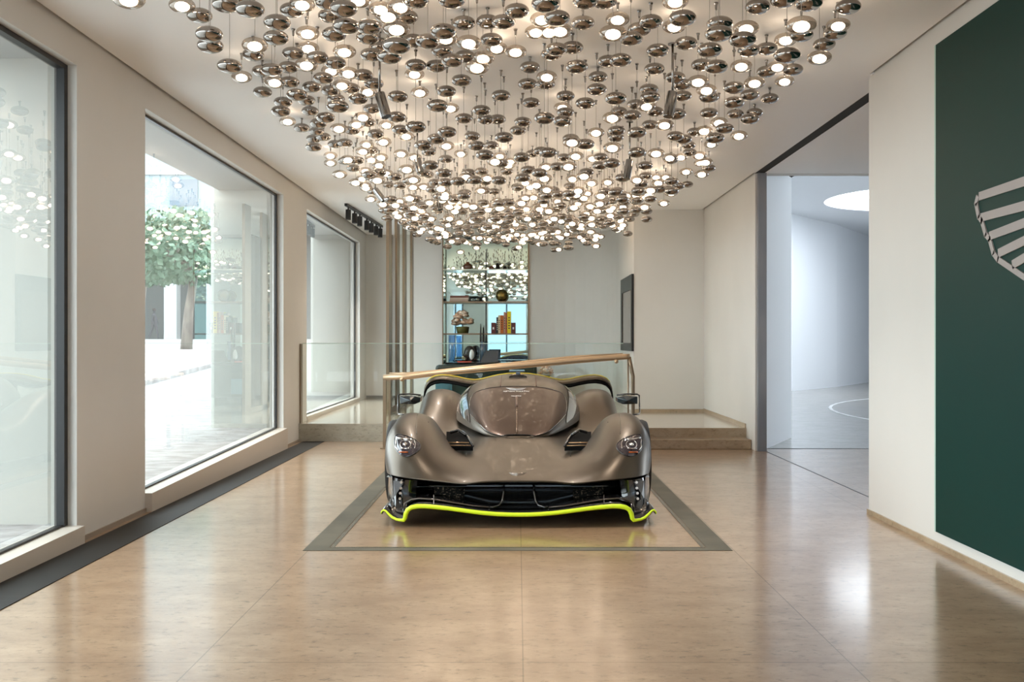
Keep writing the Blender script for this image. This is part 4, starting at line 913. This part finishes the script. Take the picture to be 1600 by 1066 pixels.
# front intake, pillars, lamps
bm = new_bm(); G = []
for i in range(9):
    t = i/8; row = []
    for k in range(25):
        u = -1+2*k/24; x = u*.93; yb = .42+.55*abs(u)**3*.3+.12*(1-abs(u)**2); z = .285+(.11-.285)*t
        row.append(Vector((x, yb+.10*math.sin(t*math.pi), z)))
    G.append(row)
grid(bm, G); obj('intake_wall', bm, M_gblk, car, smooth=True)
bm = new_bm(); G = []   # underside lip between shell edge and intake
for t in (0, 1):
    G.append([Vector((u*.93, (.24+.5*abs(u)**3*.5) if t == 0 else (.44+.6*abs(u)**3*.3+.12*(1-u*u)), .278 if t == 0 else .284)) for u in [-1+2*k/24 for k in range(25)]])
grid(bm, G); obj('nose_underside', bm, M_gblk, car, smooth=True)
for sgn in (-1, 1):
    # outer corner duct with four lamps
    def Q(px, py, D): p = L(px if sgn < 0 else 2*810-px, py, D); return p
    bm = new_bm()
    grid(bm, [[Q(607, 740, 7.40), Q(612, 745, 7.18), Q(620, 748, 7.10), Q(632, 750, 7.06), Q(652, 751, 7.06)],
              [Q(606, 760, 7.42), Q(612, 765, 7.18), Q(618, 768, 7.08), Q(630, 770, 7.06), Q(650, 768, 7.12)],
              [Q(606.5, 780, 7.42), Q(612, 783, 7.18), Q(618, 786, 7.05), Q(630, 785, 7.05), Q(648, 782, 7.1)],
              [Q(608, 795, 7.40), Q(612, 798, 7.18), Q(618, 800, 7.00), Q(630, 803, 6.98), Q(646, 792, 7.0)]])
    dc = obj('corner_duct', bm, M_gblk, car, smooth=True)
    bm = new_bm(); hexa(bm, [Q(614, 751, 7.10), Q(631, 753, 7.035), Q(618, 773, 7.03), Q(614, 779, 7.06)], [Q(614, 751, 7.085), Q(631, 753, 7.02), Q(618, 773, 7.015), Q(614, 779, 7.045)]); obj('duct_panel', bm, mat('graphite', (.07, .07, .075), .3), dc)
    bm = new_bm(); G = []
    grid(bm, [[Q(607, 741, 7.40), Q(609.5, 743, 7.28), Q(612, 744.5, 7.16)], [Q(606, 762, 7.42), Q(610, 768, 7.26), Q(613.5, 773, 7.12)], [Q(609, 782, 7.35), Q(612, 787, 7.2), Q(614.5, 792, 7.08)]]); obj('corner_trim', bm, mat('silver_trim', (.25, .25, .26), .25, .8), dc, smooth=True)
    for px, py in ((626.0, 754), (625.5, 763), (624.7, 771), (624.0, 779.5)):
        bm = new_bm(); c = Q(px, py, 7.005); tube(bm, [c+Vector((0, .05, 0)), c], .0095, 12); 
        obj('corner_lamp', bm, M_chrome, dc, smooth=False)
    bm = new_bm(); tube(bm, [Q(787, 756, 7.02), Q(786, 770, 6.98), Q(784, 783, 6.95), Q(779, 790, 6.92), Q(770, 793, 6.90), Q(764, 792.5, 6.9)], .008, 8, 1.0); obj('intake_pillar', bm, M_gblk, car, smooth=True)
    bm = new_bm(); tube(bm, [Q(630, 800, 6.98), Q(633, 786, 6.98), Q(643, 780.5, 6.96), Q(655, 779, 6.93), Q(680, 781, 6.92), Q(710, 786, 6.9), Q(740, 791, 6.9), Q(764, 793, 6.9)], .006, 8); obj('splitter_vane_edge', bm, mat('carbon_edge', (.08, .06, .05), .15, .3) , car, smooth=True)
    bm = new_bm(); up_ = [Q(633, 787, 6.98), Q(655, 780, 6.95), Q(710, 787, 6.92), Q(764, 794, 6.92), Q(810, 795, 6.92)]
    grid(bm, [up_, [p+Vector((0, .3, .02)) for p in up_]]); obj('splitter_vane', bm, M_gblk, car, smooth=True)
    bm = new_bm()
    for px, y1_, y2_ in ((677, 774, 789), (764, 790, 797)): tube(bm, [Q(px, y1_, 6.93), Q(px, y2_, 6.80)], .004, 6)
    obj('splitter_strut', bm, M_gblk, car)
    bm = new_bm(); grid(bm, [[Q(678, 772, 7.12), Q(725, 779, 7.12)], [Q(678, 760, 7.16), Q(725, 764, 7.16)]]); o = obj('radiator_mesh', bm, noisy(mat('mesh_bronze', (.05, .035, .025), .3, .5), (.01, .01, .01), (.35, .28, .2), (60, 10, 120), 3, lo=.55, hi=.7), car)
# splitter and its lime edge
LIP = [(594.5, 803), (595.5, 799.5), (598.5, 797.2), (602, 798.5), (606, 803), (612, 808.5), (619, 812), (626, 813.4), (630, 813.4), (632.2, 810), (633.5, 803), (636.5, 797), (642, 793.2), (651, 791.4), (663, 791.2), (680, 792.6), (700, 794.8), (725, 798.2), (750, 801.5), (775, 803.6), (795, 804.4), (810, 804.6)]
def lipD(px): u = abs(px-810)/215; return 6.78+.05*u*u+.12*max(0, u-.8)**1*2
half = [L(x, y, lipD(x)) for x, y in LIP]; full = half+[Vector((.006-2*0-v.x+2*(0), v.y, v.z)) for v in half[-2::-1]]
rad = [.003, .005, .007, .007, .008, .009, .009, .010, .013, .015, .016, .016, .016, .016, .015, .015, .014, .014, .014, .014, .014, .014]; rad = rad+rad[-2::-1]
full = [Vector((v.x, v.y, max(v.z, .045))) for v in full]
bm = new_bm(); tube(bm, full, rad, 10); sp_edge = obj('splitter_edge', bm, M_neon, car, smooth=True)
bm = new_bm(); lo = []
rows = [full, [v+Vector((0, .25, .012)) for v in full], [Vector((v.x*.97, v.y+.8, v.z*.4+.075)) for v in full]]
grid(bm, rows); sp = obj('splitter', bm, M_gblk, car, smooth=True); sp.modifiers.new('sol', 'SOLIDIFY').thickness = .01
sp_edge.parent = sp
for sgn in (-1, 1):
    def Q(px, py, D): return L(px if sgn < 0 else 2*810-px, py, D)
    bm = new_bm(); grid(bm, [[Q(599, 798, 6.98), Q(606, 804, 6.93), Q(616, 811, 6.9), Q(629, 812.5, 6.85)], [Q(608, 789, 7.1), Q(613, 793, 7.05), Q(620, 797, 7.0), Q(633, 799, 6.95)], [Q(613, 777, 7.2), Q(616, 780, 7.15), Q(622, 784, 7.1), Q(633, 788, 7.05)]])
    obj('dive_plane', bm, M_gblk, car, smooth=True)
    bm = new_bm(); tube(bm, [Q(600, 797.5, 7.0), Q(606, 788, 7.12), Q(611, 779, 7.22)], .005, 6); obj('dive_plane_edge', bm, mat('carbon_lip', (.16, .15, .14), .3), car, smooth=True)
    # wheels
    for wy in (1.08, 3.72):
        wh = bpy.data.objects.new('wheel', None); C.objects.link(wh); wh.parent = car; wh.location = (sgn*.83, wy, .32)
        bm = new_bm(); prf = [(-.14, .23), (-.155, .27), (-.15, .305), (-.12, .318), (.12, .318), (.15, .305), (.155, .27), (.14, .23)]
        for a_, b_ in zip(prf, prf[1:]):
            ra = []
        seg = 40; rings = [[bm.verts.new((x, r_*math.cos(k/seg*6.28318), r_*math.sin(k/seg*6.28318))) for k in range(seg)] for x, r_ in prf]
        for A_, B_ in zip(rings, rings[1:]):
            for k in range(seg): bm.faces.new((A_[k], A_[(k+1) % seg], B_[(k+1) % seg], B_[k]))
        obj('tyre', bm, M_rub, wh, smooth=True)
        bm = new_bm()
        seg = 40; pr2 = [(sgn*.13, .232), (sgn*.10, .21), (-sgn*.12, .20)]
        rings = [[bm.verts.new((x, r_*math.cos(k/seg*6.28318), r_*math.sin(k/seg*6.28318))) for k in range(seg)] for x, r_ in pr2]
        for A_, B_ in zip(rings, rings[1:]):
            for k in range(seg): bm.faces.new((A_[k], A_[(k+1) % seg], B_[(k+1) % seg], B_[k]))
        for k in range(10):
            a = k/10*6.283; tube(bm, [(sgn*.11, .03*math.cos(a), .03*math.sin(a)), (sgn*.125, .21*math.cos(a+.12), .21*math.sin(a+.12))], .013, 6, up=Vector((1, 0, 0)))
        tube(bm, [(sgn*.05, 0, 0), (sgn*.13, 0, 0)], .045, 16); obj('rim', bm, M_blk, wh)
    # mirror with its winglet frame
    bm = new_bm(); D = 8.45
    pr = [(624.5, 623, .0), (656, 619, .0)]
    A_ = [Q(625, 619.5, D), Q(625, 631, D), Q(640, 631.5, D-.02), Q(648, 631.5, D-.02), Q(656.5, 628, D), Q(657, 621, D), Q(649, 619, D-.02), Q(640, 618.8, D-.02)]
    n_ = len(A_); v1 = [bm.verts.new(p+Vector((0, -.03, 0))) for p in A_]; v2 = [bm.verts.new(p+Vector((0, .12, 0))) for p in A_]
    cf = bm.verts.new(sum(A_, Vector())/n_+Vector((0, -.09, 0)))
    for k in range(n_): bm.faces.new((v1[k], v1[(k+1) % n_], v2[(k+1) % n_], v2[k])); bm.faces.new((cf, v1[(k+1) % n_], v1[k]))
    bm.faces.new(v2); mi = obj('wing_mirror', bm, mat('mirror_shell', (.02, .03, .035), .1, .2, .5), car, smooth=False, bevel=.004)
    bm = new_bm(); tube(bm, [Q(657, 617.5, D), Q(640, 615.6, D), Q(625, 616.2, D), Q(621.8, 618, D), Q(621.3, 632, D), Q(621, 645, D-.1), Q(622.5, 647.5, D-.25), Q(632, 648, D-.35)], .0065, 8); obj('mirror_frame', bm, M_gblk, mi, smooth=True)
# rear wing
W = [(661.5, 613), (662.5, 605), (666, 597), (672, 591), (680, 587.5), (690, 586), (702, 586.8), (716, 589.3), (730, 592.5), (742, 593.6), (752, 592.3), (764, 589.3), (778, 586), (792, 584), (810, 583.2)]
def ribbon(W, D0, dy, drop, thick, n=1):
    half = [L(x, y, D0) for x, y in W]; P_ = half+[Vector((.006-v.x, v.y, v.z)) for v in half[-2::-1]]
    bm = new_bm(); rows = [[], [], [], []]
    for i, p in enumerate(P_):
        d = (P_[min(i+1, len(P_)-1)]-P_[max(i-1, 0)]).normalized(); nn = Vector((-d.z, 0, d.x))
        rows[0].append(p); rows[1].append(p-nn*drop+Vector((0, -dy, 0)))
        rows[2].append(p-nn*(drop+thick)+Vector((0, -dy*.9, 0))); rows[3].append(p-nn*thick*.8)
    V = [[bm.verts.new(v) for v in r] for r in rows]
    for a in range(4):
        A_, B_ = V[a], V[(a+1) % 4]
        for i in range(len(A_)-1): bm.faces.new((A_[i], A_[i+1], B_[i+1], B_[i]))
    bm.faces.new([V[k][0] for k in range(4)]); bm.faces.new([V[k][-1] for k in range(4)][::-1])
    return bm, P_
bm, P_ = ribbon(W, 11.15, .30, .036, .012); rw = obj('rear_wing', bm, M_paint, car, smooth=True)
bm, _p = ribbon([(x, y+6.2) for x, y in W], 11.0, .16, .012, .016); obj('wing_flap', bm, M_mblk, rw, smooth=True)
bm, _p = ribbon([(x, y+8.6) for x, y in W], 10.9, .14, .010, .016); obj('wing_lower_element', bm, M_mblk, rw, smooth=True)
bm = new_bm(); tube(bm, [p+Vector((0, -.004, .002)) for p in P_[2:-2]], .0045, 8); obj('wing_edge', bm, M_wedge, rw, smooth=True)
for sgn in (-1, 1):
    a = L(810+sgn*18, 590, 10.9); bm = new_bm(); hexa(bm, [(a.x-.01, 3.9, .6), (a.x+.01, 3.9, .6), (a.x+.01, 4.35, .5), (a.x-.01, 4.35, .5)], [(a.x-.01, 4.15, a.z-.05), (a.x+.01, 4.15, a.z-.05), (a.x+.01, 4.38, a.z-.05), (a.x-.01, 4.38, a.z-.05)]); obj('wing_support', bm, M_gblk, rw)
# floor of the car
bm = new_bm(); bx(bm, -.72, .72, .9, 4.4, .07, .09); bx(bm, -.96, .96, 1.6, 3.2, .07, .13); obj('underfloor', bm, M_gblk, car)
bm = new_bm(); bx(bm, -.60, .60, 1.0, 4.35, .091, .34); obj('inner_tub', bm, M_blk, car)
